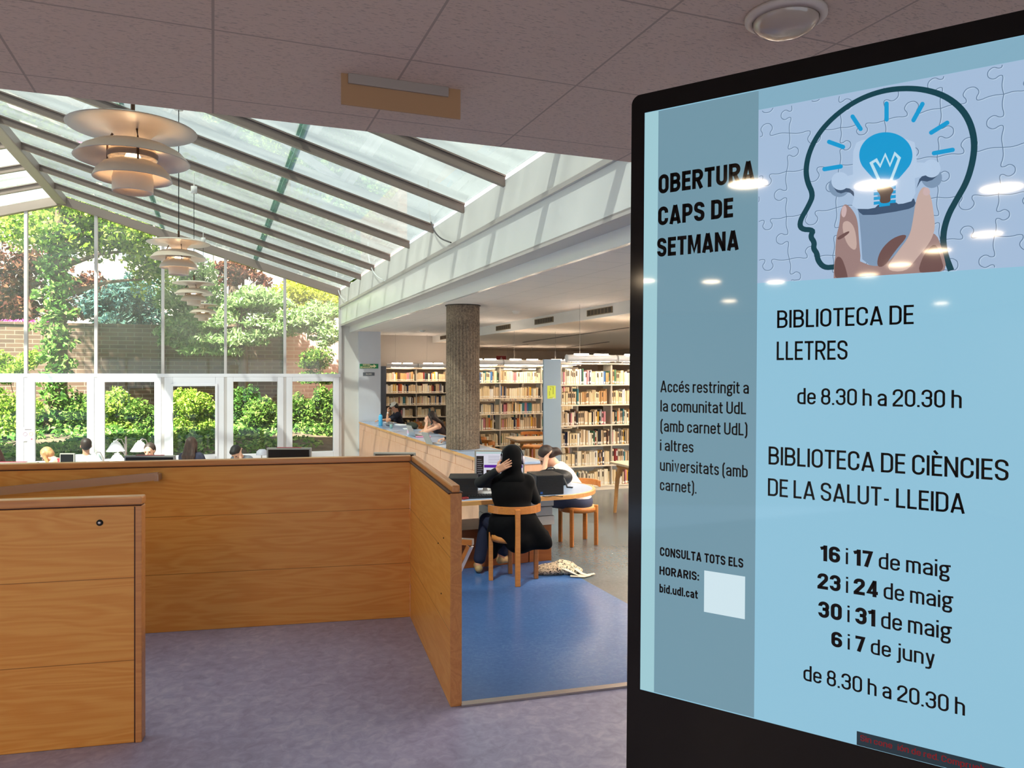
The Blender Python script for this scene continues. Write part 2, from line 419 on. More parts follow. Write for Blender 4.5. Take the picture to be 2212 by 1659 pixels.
# ------------------------------------------------------------------ floors
Pc = W(-.676, 5.07, 0); Pe = W(-.30, 3.70, 0)
dl = W(-2.39, -.49, 0).normalized(); Pl = Pc + dl * 4.6
dw = (Pe - Pc).normalized(); nw = Vector((-dw.y, dw.x, 0))      # wing: along, and its right-hand side
Per = Pe + nw * .056
S0 = W(-.249, 3.708, 0); S1 = W(.583, 3.94, 0); sd = (S1 - S0).normalized()
S2 = S0 + sd * 7
fl = MB().prism([(-8.6, -4.5), (S2.x, -4.5), (S2.x, S2.y), (Per.x, Per.y), (Pc.x + nw.x * .05, Pc.y + nw.y * .05), (Pl.x, Pl.y)], -.12, 0)
floor_m = lino('lino_entrance', '#7c7b98', '#9594b3', '#b5b2c6')
struct('floor', fl, floor_m, 'mottled blue grey linoleum floor of the entrance in front of the wooden panels')
blue_m = lino('lino_blue', '#325489', '#41649a', '#5f7fae', .26, True)
grey_m = lino('lino_grey', '#474f54', '#565f64', '#6c7379', .28, True)
struct('floor_reading', MB().bx(-10, 3.39, 2.6, 9.8, ZL - .1, ZL), blue_m, 'deep blue linoleum floor strip between the entrance step and the desk')
struct('floor_library', MB().bx(3.39, 15, 2.6, 9.8, ZL - .1, ZL).bx(3.74, 15, 9.8, 29, ZL - .1, ZL), grey_m, 'grey linoleum floor running under the chairs towards the bookcases')
struct('floor_atrium', MB().bx(-10, 3.75, 9.8, 21.2, ZA - .1, ZA), lino('lino_pale', '#b9b6b2', '#c4c1bd', '#cfcbc6'), 'lower grey floor of the glazed hall beyond the panels')
st = MB(); stp = [S0 + Vector((0, .02, 0)), S2 + Vector((0, .02, 0))]
st.prism([(p.x, p.y) for p in (stp[0], stp[1], stp[1] + Vector((-sd.y, sd.x, 0)) * .32, stp[0] + Vector((-sd.y, sd.x, 0)) * .32)], ZL, -.2)
struct('floor_step', st, blue_m, 'blue step down from the entrance to the reading room')
nos = MB().bar(S0 + Vector((0, 0, .004)), S2 + Vector((0, 0, .004)), .045, .012)
struct('trim_1', nos, steel, 'thin steel nosing strip along the edge of the entrance floor')

# ------------------------------------------------------------------ ceilings and walls
tile_m = tiles('ceiling_tiles', '#d9c4b2')
struct('ceiling', MB().bx(-8.6, 8, -4.5, 3.22, ZC, ZC + .1), tile_m, 'pinkish grey fissured tile ceiling low over the entrance')
struct('wall_bulkhead', MB().bx(-10, 8.1, 3.06, 3.2, ZC + .02, 6.1), white, 'white bulkhead wall rising above the entrance ceiling edge')
ceil_m = tiles('ceiling_reading', '#dcd2cc', .6, fiss=False)
struct('ceiling_reading', MB().bx(3.53, 6.28, 3.22, 22.75, ZR, ZR + .1), ceil_m, 'pale plain ceiling of the reading room over the column')
struct('ceiling_low', MB().bx(6.28, 15, 3.22, 22.75, ZR - .205, ZR - .105).bx(7.5, 15, 22.75, 28.6, ZR - .205, ZR - .105), mat('ceiling_cream', '#e0d0c0', .7), 'lower cream ceiling over the bookcases')
struct('trim_2', MB().bx(6.24, 6.28, 3.22, 22.6, ZR - .21, ZR), white, 'white ceiling downstand carrying the small air vents')
# fascia of the glass roof, right-hand side
EX, EZ, RX, RZ, GY = 3.22, 3.92, -3.38, 5.87, 21.07
struct('wall_upstand', MB().bx(EX, EX + .12, 3.4, GY, 3.5, EZ), white, 'white upstand under the low edge of the glass roof')
struct('trim_3', MB().bx(EX - .04, EX + .2, 3.4, GY, 3.44, 3.5, .01), mat('alu_edge', '#b9b2b0', .35, .3), 'grey metal ledge along the top of the white fascia')
struct('wall_fascia', MB().bx(EX, EX + .1, 3.4, GY, 2.98, 3.46), white_gloss, 'glossy white metal fascia under the glass roof')
struct('trim_4', MB().bx(EX, 3.52, 3.4, GY, 2.95, 3.0), mat('soffit_grey', '#b9b0ae', .35), 'grey soffit strip under the white fascia')
struct('trim_5', MB().bx(3.47, 3.53, 3.4, GY + .2, 2.79, 3.0), white_gloss, 'narrow white fascia at the edge of the reading room ceiling')
struct('wall_gable', MB().bx(EX + .02, 3.8, GY, GY + .18, ZA, 3.0), white, 'sunlit white wall between the glass gable and the pilaster')
struct('wall_pilaster', MB().bx(3.72, 4.32, GY - .08, GY + .9, ZL, ZR), mat('pilaster_white', '#c9cad2', .6), 'cool white pilaster carrying the green exit sign')
struct('wall_left', MB().bx(-10.15, -9.98, 3.4, GY, ZA, EZ), white, 'white side wall of the glazed hall')
struct('wall_back', MB().bx(4.3, 7.6, 22.6, 22.75, ZL, ZR), grey_wall, 'warm grey wall above the far bookcase')
struct('wall_return', MB().bx(7.5, 7.6, 22.75, 28.5, ZL, ZR), white, 'pale side wall behind the far bookcase')
struct('wall_far', MB().bx(7.5, 15, 28.5, 28.65, ZL, ZR), beige_wall, 'beige panelled wall at the far end of the library')
struct('wall_right', MB().bx(15, 15.15, 2.6, 28.6, ZL, ZR), beige_wall, 'beige side wall of the library')
struct('wall_entrance_left', MB().bx(-8.7, -8.6, -4.5, 3.4, -.1, ZC), white, 'white side wall of the entrance')
struct('wall_entrance_back', MB().bx(-8.7, -6.5, -4.6, -4.5, -.1, ZC).bx(6.0, 8.1, -4.6, -4.5, -.1, ZC), white, 'white wall beside the added glazed front')
for k in range(6):      # unseen glazed front, added behind the viewer to let daylight onto the entrance
    x0_, x1_ = -6.5 + k * 12.5 / 6, -6.5 + (k + 1) * 12.5 / 6
    wt = thing('window_%d' % (80 + k), None, None, ((x0_ + x1_) / 2, -4.55, 0)); wt['kind'] = 'structure'; wt['label'] = 'tall glass bay added unseen behind the viewer to let daylight in'
    MB().bx(x0_, x0_ + .06, -4.6, -4.5, 0, ZC).bx(x1_ - .06, x1_, -4.6, -4.5, 0, ZC).bx(x0_ + .06, x1_ - .06, -4.6, -4.5, 0, .08).bx(x0_ + .06, x1_ - .06, -4.6, -4.5, ZC - .1, ZC).build('window_frame', post_grey, wt, True)
    MB().add([(x0_ + .06, -4.55, .08), (x1_ - .06, -4.55, .08), (x1_ - .06, -4.55, ZC - .1), (x0_ + .06, -4.55, ZC - .1)], [(0, 1, 2, 3)]).build('pane', win_glass, wt, True)
struct('wall_entrance_right', MB().bx(8, 8.1, -4.6, 2.9, -.5, ZC + .1), white, 'white right-hand wall of the entrance')

# concrete column: fluted, rough, exposed aggregate
cm = MB(); r0 = .29; cpos = onz(1000, 968, .35)
prof = []
for k in range(180):
    a = 2 * math.pi * k / 180
    prof.append((a, r0 - .020 * (.5 + .5 * math.cos(a * 30)) ** 3))
zs = [ZA, 2.52, 2.53, ZR]
vs = []; fs = []
for i, z in enumerate(zs):
    for a, r in prof:
        rr = r if i < 2 else r0 - .002
        vs.append((rr * math.cos(a), rr * math.sin(a), z))
for i in range(3):
    for k in range(180): fs.append((i * 180 + k, i * 180 + (k + 1) % 180, (i + 1) * 180 + (k + 1) % 180, (i + 1) * 180 + k))
cm.add(vs, fs, 0, True)
m, n, L, b = nodes('exposed_concrete')
t = n.new('ShaderNodeTexCoord'); z1 = n.new('ShaderNodeTexNoise'); z1.inputs['Scale'].default_value = 26; z1.inputs['Detail'].default_value = 8
vo = n.new('ShaderNodeTexVoronoi'); vo.inputs['Scale'].default_value = 42
z3 = n.new('ShaderNodeTexNoise'); z3.inputs['Scale'].default_value = 3
for q in (z1, vo, z3): L.new(t.outputs['Object'], q.inputs['Vector'])
r = n.new('ShaderNodeValToRGB'); e = r.color_ramp.elements; e[0].position = .3; e[0].color = col('#3b2f28'); e[1].position = .75; e[1].color = col('#8a7865')
L.new(mathn(n, L, 'ADD', mathn(n, L, 'MULTIPLY', z1.outputs['Fac'], .6), mathn(n, L, 'ADD', mathn(n, L, 'MULTIPLY', vo.outputs['Distance'], .35), mathn(n, L, 'MULTIPLY', z3.outputs['Fac'], .3))), r.inputs['Fac'])
L.new(r.outputs['Color'], b.inputs['Base Color']); b.inputs['Roughness'].default_value = .95
bp = n.new('ShaderNodeBump'); bp.inputs['Strength'].default_value = .45; bp.inputs['Distance'].default_value = .01
L.new(z1.outputs['Fac'], bp.inputs['Height']); L.new(bp.outputs['Normal'], b.inputs['Normal'])
struct('column', cm, m, 'round fluted exposed-aggregate concrete column rising through the counter', loc=(cpos.x, cpos.y, 0))
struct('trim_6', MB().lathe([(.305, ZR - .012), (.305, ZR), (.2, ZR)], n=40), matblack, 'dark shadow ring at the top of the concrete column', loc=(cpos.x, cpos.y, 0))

# ------------------------------------------------------------------ glass roof and glass gable
def roofz(x): return RZ - (RZ - EZ) * abs(x - RX) / (EX - RX)
RY = [GY - 1.574 * k for k in range(0, 12)] + [3.4]
HW = EX - RX
wn = 0
def slab(mb, x0, x1, y0, y1, dz0, dz1, mi=0):
    vs = [(x, y, roofz(x) + d) for d in (dz0, dz1) for y in (y0, y1) for x in (x0, x1)]
    mb.add(vs, [(0, 1, 3, 2), (4, 6, 7, 5), (0, 4, 5, 1), (2, 3, 7, 6), (0, 2, 6, 4), (1, 5, 7, 3)], mi)
tn = 20
for side in (1, -1):
    X3 = [RX + side * HW * k / 3 for k in range(4)]
    for i in range(len(RY) - 1):
        y1, y0 = RY[i], RY[i + 1]
        mb = MB(); lap = MB()
        for k in range(3): slab(mb, X3[k], X3[k + 1], y0, y1, .055 + .012 * (2 - k), .061 + .012 * (2 - k))
        wn += 1
        o = struct('window_%d' % (wn + 20), mb, roof_glass, 'dusty glazing bay of the sloping glass roof')
        for k in (1, 2):
            lp = MB(); slab(lp, X3[k] - .05, X3[k] + .05, y0 + .03, y1 - .03, .085, .09)
            struct('pane_lap', lp, lap_glass, parent=o)
        if i > 0:
            rf = MB(); slab(rf, X3[0], X3[3], y1 - .035, y1 + .035, -.075, .035); slab(rf, X3[0], X3[3], y1 - .06, y1 + .06, .03, .05)
            tn += 1; struct('trim_%d' % tn, rf, rafter_m, 'brown-grey metal rafter of the glass roof')
rg = MB().bx(RX - .11, RX + .11, 3.4, GY, RZ - .16, RZ + .03, .02)
struct('trim_7', rg, ridge_m, 'broad grey ridge beam of the glass roof')
for side, nm in ((1, 'trim_8'), (-1, 'trim_9')):
    mb = MB(); slab(mb, RX, RX + side * HW, GY - .12, GY + .06, -.16, .05); struct(nm, mb, ridge_m, 'grey metal rail along the top of the glass gable')
gx = [onY(p, 700, GY).x for p in (57, 208, 352, 487, 615, 731)]
gx[-1] = EX
while gx[0] > -9.9 + 1.2: gx.insert(0, max(gx[0] - 1.72, -9.98))
zt = 1.6; zg0, zg1 = -.43, 1.45
for i, x in enumerate(gx):
    po = MB().bx(x - .035, x + .035, GY - .09, GY + .05, ZA, roofz(x) - .1, .008)
    struct('trim_%d' % (60 + i), po, post_grey, 'slim grey post of the glass gable')
struct('trim_10', MB().bx(gx[0], EX, GY - .1, GY + .05, zt - .03, zt + .055, .01), frame_white, 'white transom rail across the glass gable')
struct('trim_11', MB().bx(gx[0], EX, GY - .14, GY + .05, ZA, -.6), frame_white, 'white sill below the gable windows')
glassframe_names = []
for i in range(len(gx) - 1):
    x0, x1 = gx[i] + .035, gx[i + 1] - .035
    wt = thing('window_%d' % (i + 1), None, None, ((x0 + x1) / 2, GY, 0)); wt['kind'] = 'structure'
    up = MB(); vs = [(x0, GY, zt + .05), (x1, GY, zt + .05), (x1, GY, roofz(x1) - .12)]
    if x0 < RX < x1: vs.append((RX, GY, RZ - .12))
    vs.append((x0, GY, roofz(x0) - .12)); up.add(vs, [tuple(range(len(vs)))])
    up.build('upper_pane', high_glass, wt, True)
    sash = abs(onY(352, 700, GY).x - gx[i]) < .05
    fw = .155; fr = MB()
    a0, a1, b0, b1 = x0 + fw, x1 - fw, zg0, zg1
    if sash: a0 += .04; a1 -= .05; b1 -= .10; b0 += .02
    fr.bx(x0, a0, GY - .1, GY + .04, -.6, zt - .03, .012); fr.bx(a1, x1, GY - .1, GY + .04, -.6, zt - .03, .012)
    fr.bx(a0, a1, GY - .1, GY + .04, -.6, b0, .012); fr.bx(a0, a1, GY - .1, GY + .04, b1, zt - .03, .012)
    fr.build('window_frame', frame_white, wt, True)
    if sash:
        s2 = MB(); e = .05
        for q in ((a0 - e, a0 + .01, b0 - e, b1 + e), (a1 - .01, a1 + e, b0 - e, b1 + e)): s2.bx(q[0], q[1], GY - .135, GY - .1, q[2], q[3], .008)
        s2.bx(a0, a1, GY - .135, GY - .1, b0 - e, b0 + .01, .008); s2.bx(a0, a1, GY - .135, GY - .1, b1 - .01, b1 + e, .008)
        s2.build('sash', frame_white, wt, True)
        MB().bx(a0 - .03, a0 - .01, GY - .17, GY - .135, .45, .7, .006).build('handle', white_gloss, wt, True)
    MB().add([(a0, GY - .02, b0), (a1, GY - .02, b0), (a1, GY - .02, b1), (a0, GY - .02, b1)], [(0, 1, 2, 3)]).build('lower_pane', win_glass, wt, True)
    wt['label'] = 'tall white-framed window bay of the glass gable facing the garden'

# ------------------------------------------------------------------ wooden guard panels
def panel(name, label, p0, p1, th, h, z0, mats=None, keyhole=None, endtrim=False):
    p0, p1 = Vector(p0), Vector(p1); d = (p1 - p0).to_2d(); Ln = d.length; a = math.atan2(d.y, d.x)
    t = thing(name, label, 'partition', (p0.x, p0.y, 0), a)
    MB().bx(0, Ln, 0, th, z0, h - .042, .003).build('board', wood_panel, t)
    MB().bx(0, Ln, .008, th - .008, h - .044, h - .036).build('shadow_groove', mat('groove_dark', '#4a2410', .6), t)
    MB().bx(-.006, Ln + .006, -.008, th + .008, h - .036, h, .008).build('cap_rail', wood_edge, t)
    return t, Ln
t, Ln = panel('guard_panel', 'long orange-brown wooden panel wall at the back of the landing, with the steel handrail', Pl, Pc, .056, 1.07, 0)
t, Ln = panel('guard_panel', 'short wooden panel wall coming forward from the long panel to the floor edge', Pe, Pc, -.056, 1.07, ZL)
t.children[0].data.transform(Matrix.Identity(4))
e = MB().bx(-.012, 0, -.056, 0, 0, 1.03, .003); e.build('end_trim', wood_edge, t)
for x, z in ((.24, .48), (.33, .72), (.17, .78)): MB().lathe([(.004, 0), (.004, .003), (0.0001, .003)], (x, 0.0, z), 10, R=Matrix.Rotation(-math.pi / 2, 3, 'X')).build('screw_hole', matblack, t)
Nr = W(-1.622, 3.34, 0); Nl = Nr + W(-.54, -.12, 0).normalized() * 2.6
t, Ln = panel('guard_panel', 'near wooden panel at lower left with a round lock in its upper corner', Nl, Nr, .056, 1.074, 0)
MB().bx(Ln - .022, Ln + .004, -.006, .062, 0, 1.032, .004).build('end_trim', wood_edge, t)
MB().bx(Ln - .028, Ln - .023, -.0012, .01, 0, 1.03).build('shadow_groove', mat('groove_dark'), t)
RXm = Matrix.Rotation(math.pi / 2, 3, 'X')
lk = MB().lathe([(.0001, .006), (.008, .006), (.0135, .003), (.0135, -.002)], (Ln - .165, 0, .965), 24, R=RXm).build('lock', matblack, t)
MB().lathe([(.0001, .0085), (.0055, .0085), (.0065, .005)], (Ln - .165, 0, .965), 16, R=RXm).build('lock_cylinder', mat('chrome', '#d8d4cf', .15, 1), lk)

t = thing('handrail', 'flat steel handrail sloping down to the left along the long wooden panel', 'handrail', Pc + dl * 1.56, math.atan2(-dl.y, -dl.x))
MB().sweep([(.02, -.075, .985), (-2.6, -.075, .985 - 2.62 * .075)], [(-.011, -.024), (.011, -.024), (.011, .024), (-.011, .024)]).build('rail', steel, t)
for x in (.01, -1.5): MB().bx(x - .012, x + .012, -.09, 0, .975 + x * .075 - .02, .975 + x * .075 + .02, .002).build('bracket', steel, t)
hp = W(-.36, 4.75, 0)
t = thing('handrail', 'steel handrail end with a slanting leg, behind the end of the short wooden panel', 'handrail', (0, 0, 0))
q0, q1 = at(1022, 1171, 4.9), at(902, 1164, 5.0)
MB().bar(q1, q0, .04, .04, bev=.003).build('rail', steel, t)
MB().bar(q0 + Vector((-.02, 0, -.02)), at(985, 1245, 4.97), .04, .03, bev=.003).build('leg', steel, t)

# ------------------------------------------------------------------ stroke lettering (condensed, even stems)
def rounded(pts, closed):
    """pts (x, y[, r]) -> polyline with the corners of radius r rounded"""
    out = []; n = len(pts)
    for i, p in enumerate(pts):
        r = p[2] if len(p) > 2 else 0
        if r <= 0 or (not closed and i in (0, n - 1)): out.append(Vector(p[:2])); continue
        a, c, b = Vector(pts[i - 1][:2]), Vector(p[:2]), Vector(pts[(i + 1) % n][:2])
        u, v = (a - c), (b - c); lu, lv = u.length, v.length
        u.normalize(); v.normalize()
        ang = max(.05, u.angle(v)); dd = min(r / math.tan(ang / 2), lu * .5 if len(pts[i - 1]) > 2 else lu, lv * .5 if len(pts[(i + 1) % n]) > 2 else lv)
        rr = dd * math.tan(ang / 2); bis = (u + v)
        if bis.length < 1e-5: out.append(c); continue
        ctr = c + bis.normalized() * (rr / math.sin(ang / 2))
        s, e = c + u * dd - ctr, c + v * dd - ctr
        a0 = math.atan2(s.y, s.x); a1 = math.atan2(e.y, e.x); da = (a1 - a0 + math.pi) % (2 * math.pi) - math.pi
        for k in range(7): out.append(ctr + Vector((math.cos(a0 + da * k / 6), math.sin(a0 + da * k / 6))) * rr)
    res = []
    for p in out:
        if not res or (p - res[-1]).length > 1e-5: res.append(p)
    if closed and (res[0] - res[-1]).length < 1e-5: res.pop()
    return res
def ribbon(pts, wd, closed=False):
    n = len(pts); vs = []
    for i, p in enumerate(pts):
        a = pts[i - 1] if (i > 0 or closed) else None; b = pts[(i + 1) % n] if (i < n - 1 or closed) else None
        d1 = (p - a).normalized() if a is not None else (b - p).normalized(); d2 = (b - p).normalized() if b is not None else d1
        n1 = Vector((-d1.y, d1.x)); n2 = Vector((-d2.y, d2.x)); m = n1 + n2
        m = n1 if m.length < .2 else m.normalized(); q = min(1 / max(m.dot(n1), .35), 1.45)
        vs += [p + m * wd * .5 * q, p - m * wd * .5 * q]
    fs = [(2 * i, 2 * i + 1, 2 * ((i + 1) % n) + 1, 2 * ((i + 1) % n)) for i in range(n if closed else n - 1)]
    return vs, fs
WID = dict(zip('OBERTUACPSDMNLIGVH', (.53, .53, .43, .54, .48, .53, .58, .52, .51, .51, .53, .70, .55, .41, .12, .53, .56, .55)))
WID.update({'-': .28, '.': .12, ':': .12, "'": .12, '(': .22, ')': .22, ' ': .16, 'i': .12, 'l': .12, 'j': .2, 't': .30, 'r': .29, 'm': .68, 'c': .42, 's': .40, 'v': .44, 'y': .44, '1': .27, '7': .43, '4': .50, 'x': .42})
def glyph(ch, t):
    acc = {'È': ('E', -1), 'É': ('E', 1), 'é': ('e', 1), 'ó': ('o', 1)}.get(ch)
    base = acc[0] if acc else ch
    wd = WID.get(base, .46 if base.islower() else .50)
    if base in 'Iil.:\'': wd = t
    elif t > .15: wd += (t - .115) * .9
    l, r, b, T, m = t / 2, wd - t / 2, t / 2, 1 - t / 2, wd / 2
    R = (r - l) / 2 * .98; xh = .735; x = xh - t / 2; D = -.24 + t / 2; g = base; o = False; c = True
    S = {
        'O': [(c, [(l, b, R), (r, b, R), (r, T, R), (l, T, R)])],
        'B': [(o, [(l, 0), (l, 1)]), (o, [(l, b), (r, b, R), (r, .51, R * .8), (l, .51)]), (o, [(l, T), (r - .02, T, R), (r - .02, .53, R * .8), (l, .53)])],
        'E': [(o, [(l, 0), (l, 1)]), (o, [(l, T), (wd, T)]), (o, [(l, .52), (wd * .93, .52)]), (o, [(l, b), (wd, b)])],
        'R': [(o, [(l, 0), (l, 1)]), (o, [(l, T), (r, T, R), (r, .48, R), (l, .48)]), (o, [(l + (r - l) * .5, .48), (r + .01, 0)])],
        'T': [(o, [(0, T), (wd, T)]), (o, [(m, 0), (m, T)])],
        'U': [(o, [(l, 1), (l, b, R), (r, b, R), (r, 1)])],
        'A': [(o, [(l * .9, 0), (m - t * .06, 1)]), (o, [(wd - l * .9, 0), (m + t * .06, 1)]), (o, [(wd * .2, .25), (wd * .8, .25)])],
        'C': [(o, [(r, .36), (r, b, R), (l, b, R), (l, T, R), (r, T, R), (r, .64)])],
        'P': [(o, [(l, 0), (l, 1)]), (o, [(l, T), (r, T, R), (r, .44, R), (l, .44)])],
        'S': [(o, [(r, .70), (r, T, R), (l, T, R), (l, .60, R * .7), (r, .42, R * .7), (r, b, R), (l, b, R), (l, .30)])],
        'D': [(o, [(l, 0), (l, 1)]), (o, [(l, b), (r, b, R * .95), (r, T, R * .95), (l, T)])],
        'M': [(o, [(l, 0), (l, 1)]), (o, [(r, 0), (r, 1)]), (o, [(l + t * .2, .98), (m, t * .72), (r - t * .2, .98)])],
        'N': [(o, [(l, 0), (l, 1)]), (o, [(r, 0), (r, 1)]), (o, [(l, .96), (r, .04)])],
        'L': [(o, [(l, 0), (l, 1)]), (o, [(l, b), (wd, b)])],
        'I': [(o, [(m, 0), (m, 1)])],
        'G': [(o, [(r, .66), (r, T, R), (l, T, R), (l, b, R), (r, b, R), (r, .48), (m, .48)])],
        'V': [(o, [(l, 1), (m, 0), (r, 1)])],
        'H': [(o, [(l, 0), (l, 1)]), (o, [(r, 0), (r, 1)]), (o, [(l, .52), (r, .52)])],
        '-': [(o, [(.03, .36), (wd - .03, .36)])],
        '.': [(o, [(m, 0), (m, t)])], ':': [(o, [(m, .02), (m, .02 + t)]), (o, [(m, .5), (m, .5 + t)])], "'": [(o, [(m, .72), (m, 1)])],
        '(': [(o, [(wd - t * .3, 1.08), (l, .85, .3), (l, .03, .3), (wd - t * .3, -.2)])],
        ')': [(o, [(t * .3, 1.08), (r, .85, .3), (r, .03, .3), (t * .3, -.2)])],
        'a': [(o, [(l, .53), (l, x, R), (r, x, R), (r, 0)]), (o, [(r, .42), (l + .02, .36, R * .8), (l, b, R * .9), (r - .02, b + .01, R * .7), (r, .22)])],
        'b': [(o, [(l, 0), (l, 1)]), (o, [(l, b), (r, b, R), (r, x, R), (l, x)])],
        'c': [(o, [(r, .28), (r, b, R), (l, b, R), (l, x, R), (r, x, R), (r, .47)])],
        'd': [(o, [(r, 0), (r, 1)]), (o, [(r, b), (l, b, R), (l, x, R), (r, x)])],
        'e': [(o, [(r, .22), (r, b, R), (l, b, R), (l, x, R), (r, x, R), (r, .38), (l, .38)])],
        'g': [(c, [(l, .30, R * .9), (r - .03, .30, R * .9), (r - .03, x, R * .9), (l, x, R * .9)]), (o, [(m, x), (wd + .05, x + t * .1)]), (o, [(l + .06, .30), (l + .02, .13, .08), (r, .08, .1), (r, D, R * .8), (l, D, R * .8), (l, .05, .1), (l + .1, .12)])],
        'h': [(o, [(l, 0), (l, 1)]), (o, [(l, x - .03), (l + .04, x, .06), (r, x, R), (r, 0)])],
        'i': [(o, [(m, 0), (m, xh)]), (o, [(m, 1 - t * 1.05), (m, 1)])],
        'j': [(o, [(r, xh), (r, D, .10), (0, D)]), (o, [(r, 1 - t * 1.05), (r, 1)])],
        'l': [(o, [(m, 0), (m, 1)])],
        'm': [(o, [(l, 0), (l, xh)]), (o, [(l, x), (m, x, R * .5), (m, 0)]), (o, [(m, x), (r, x, R * .5), (r, 0)])],
        'n': [(o, [(l, 0), (l, xh)]), (o, [(l, x - .02), (l + .04, x, .05), (r, x, R), (r, 0)])],
        'o': [(c, [(l, b, R), (r, b, R), (r, x, R), (l, x, R)])],
        'p': [(o, [(l, -.24), (l, xh)]), (o, [(l, b), (r, b, R), (r, x, R), (l, x)])],
        'r': [(o, [(l, 0), (l, xh)]), (o, [(l, x - .12), (l + .05, x - .01, .08), (wd, x)])],
        's': [(o, [(r, .54), (r, x, R), (l, x, R), (l, .44, R * .7), (r, .30, R * .7), (r, b, R), (l, b, R), (l, .20)])],
        't': [(o, [(m - .03, .93), (m - .03, b, .1), (wd, b + .005)]), (o, [(0, x), (wd, x)])],
        'u': [(o, [(l, xh), (l, b, R), (r, b)]), (o, [(r, 0), (r, xh)])],
        'v': [(o, [(l, xh), (m, 0), (r, xh)])],
        'y': [(o, [(l, xh), (m + t * .1, .02)]), (o, [(r, xh), (m, -.12), (m - .06, D, .05), (0, D)])],
        '0': [(c, [(l, b, R), (r, b, R), (r, T, R), (l, T, R)])],
        '1': [(o, [(r, 0), (r, 1)]), (o, [(0, T - .12), (r, T - .03)])],
        '2': [(o, [(l, .66), (l, T, R), (r, T, R), (r, .62, R), (l, .14), (l, b), (wd, b)])],
        '3': [(o, [(l, .70), (l, T, R), (r, T, R), (r, .53, R * .7), (m - .06, .53)]), (o, [(m - .06, .53), (r, .53, R * .7), (r, b, R), (l, b, R), (l, .30)])],
        '4': [(o, [(r - .07, 0), (r - .07, 1)]), (o, [(r - .07, .93), (l, .25), (wd, .25)])],
        '6': [(o, [(r, .72), (r, T, R), (l, T, R), (l, b, R), (r, b, R), (r, .56, R), (l, .52)])],
        '7': [(o, [(0, T), (r, T), (r, .9), (m - .08, 0)])],
        '8': [(c, [(l, b, R), (r, b, R), (r, .52, R * .8), (l, .52, R * .8)]), (c, [(l + .02, .52, R * .8), (r - .02, .52, R * .8), (r - .02, T, R), (l + .02, T, R)])],
    }.get(g, [])
    if acc:
        y0 = xh if base.islower() else 1.0
        S = S + [(o, [(m - acc[1] * .02, y0 + .07), (m + acc[1] * .12, y0 + .25)])]
    return wd, S
def lettering(text, t):
    """-> width, list of (verts2d, faces)"""
    x = 0; out = []
    for ch in text:
        if isinstance(t, dict): tt = t['b'] if ch in t['set'] else t['r']
        else: tt = t
        wd, S = glyph(ch, tt)
        for closed, pts in S:
            vs, fs = ribbon(rounded(pts, closed), tt, closed); out.append(([Vector((v.x + x, v.y)) for v in vs], fs))
        x += wd + (.085 if ch != ' ' else .04)
    return x - .085, out

# ------------------------------------------------------------------ information kiosk
KD, KU, KN = Vector((.5617132, -.8273169, -.0049998)), Vector((.0094269, .00035732, .9999555)), Vector((-.8272783, -.5617353, .00799974))
KT = Vector((.7898067, 1.3016447, EYE + .5163636))
def kP(s, t, o=0): return KT + KD * s + KU * t + KN * o
def scr(px, py):
    c0 = Vector((0, 0, EYE)); r = at(px, py, 1) - c0; q = (KT - c0).dot(KN) / r.dot(KN); p = c0 + r * q - KT
    return Vector((p.dot(KD), p.dot(KU)))
kb = kP(.315, 0, -.03); kb.z = 0
kiosk = thing('information_kiosk', 'tall black digital information kiosk with a lit pale blue screen of opening hours', 'kiosk', kb)
KR = Matrix((KD, KN, KU)).transposed()
zb = -(KT.z / KU.z) + .002
def kplate(mb, s0, s1, t0, t1, o0, o1, r=0, mi=0, rb=None):
    rb = r if rb is None else rb
    pl = [(p.x, p.y) for p in rounded([(s0, t0, rb), (s1, t0, rb), (s1, t1, r), (s0, t1, r)], True)] if r else [(s0, t0), (s1, t0), (s1, t1), (s0, t1)]
    n = len(pl); vs = [kP(a, b_, o0) for a, b_ in pl] + [kP(a, b_, o1) for a, b_ in pl]
    return mb.add(vs, [tuple(range(n)), tuple(range(2 * n - 1, n - 1, -1))] + [(i, (i + 1) % n, (i + 1) % n + n, i + n) for i in range(n)], mi)
bezel = mat('kiosk_black', '#020203', .09, spec=.35)
kplate(MB(), -.029, .665, zb + .03, .0385, -.055, -.001, .018, rb=.004).build('housing', bezel, kiosk, True)
kplate(MB(), -.06, .70, zb, zb + .03, -.26, .2, .01).build('base_plate', bezel, kiosk, True)
for s_ in (-.03, .664): kplate(MB(), s_, s_ + .003, zb + .03, .02, -.05, -.004).build('side_trim', mat('kiosk_trim', '#b9b4ae', .4, .6), kiosk, True)
def screenmat(name, c, k=1.0, c2=None):
    m, n, L, b = nodes(name)
    b.inputs['Base Color'].default_value = (0, 0, 0, 1); b.inputs['Roughness'].default_value = .04; b.inputs['Specular IOR Level'].default_value = .30
    b.inputs['Emission Color'].default_value = col(c); b.inputs['Emission Strength'].default_value = k * .354
    return m
scr_m = screenmat('screen_cyan', '#8fc1d8'); side_m = screenmat('screen_sidebar', '#7296a6'); strip_m = screenmat('screen_strip', '#9fc9d2')
ink_m = mat('screen_ink', '#020102', .04, spec=.3)
screen = kplate(MB(), 0, .636, -1.130, 0, -.001, .0004).build('display_screen', scr_m, kiosk, True)
def flat(name, m, polys, o):
    mb = MB()
    for vs, fs in polys: mb.add([kP(v[0], v[1], o) for v in vs], fs)
    return mb.build(name, m, screen, True)
def rect(s0, t0, s1, t1): return ([(s0, t0), (s1, t0), (s1, t1), (s0, t1)], [(0, 1, 2, 3)])
flat('slide_sidebar', side_m, [rect(.0292, -1.128, .2222, -.002)], .0008)
flat('slide_margin', strip_m, [rect(.0005, -1.129, .0292, -.001)], .0008)
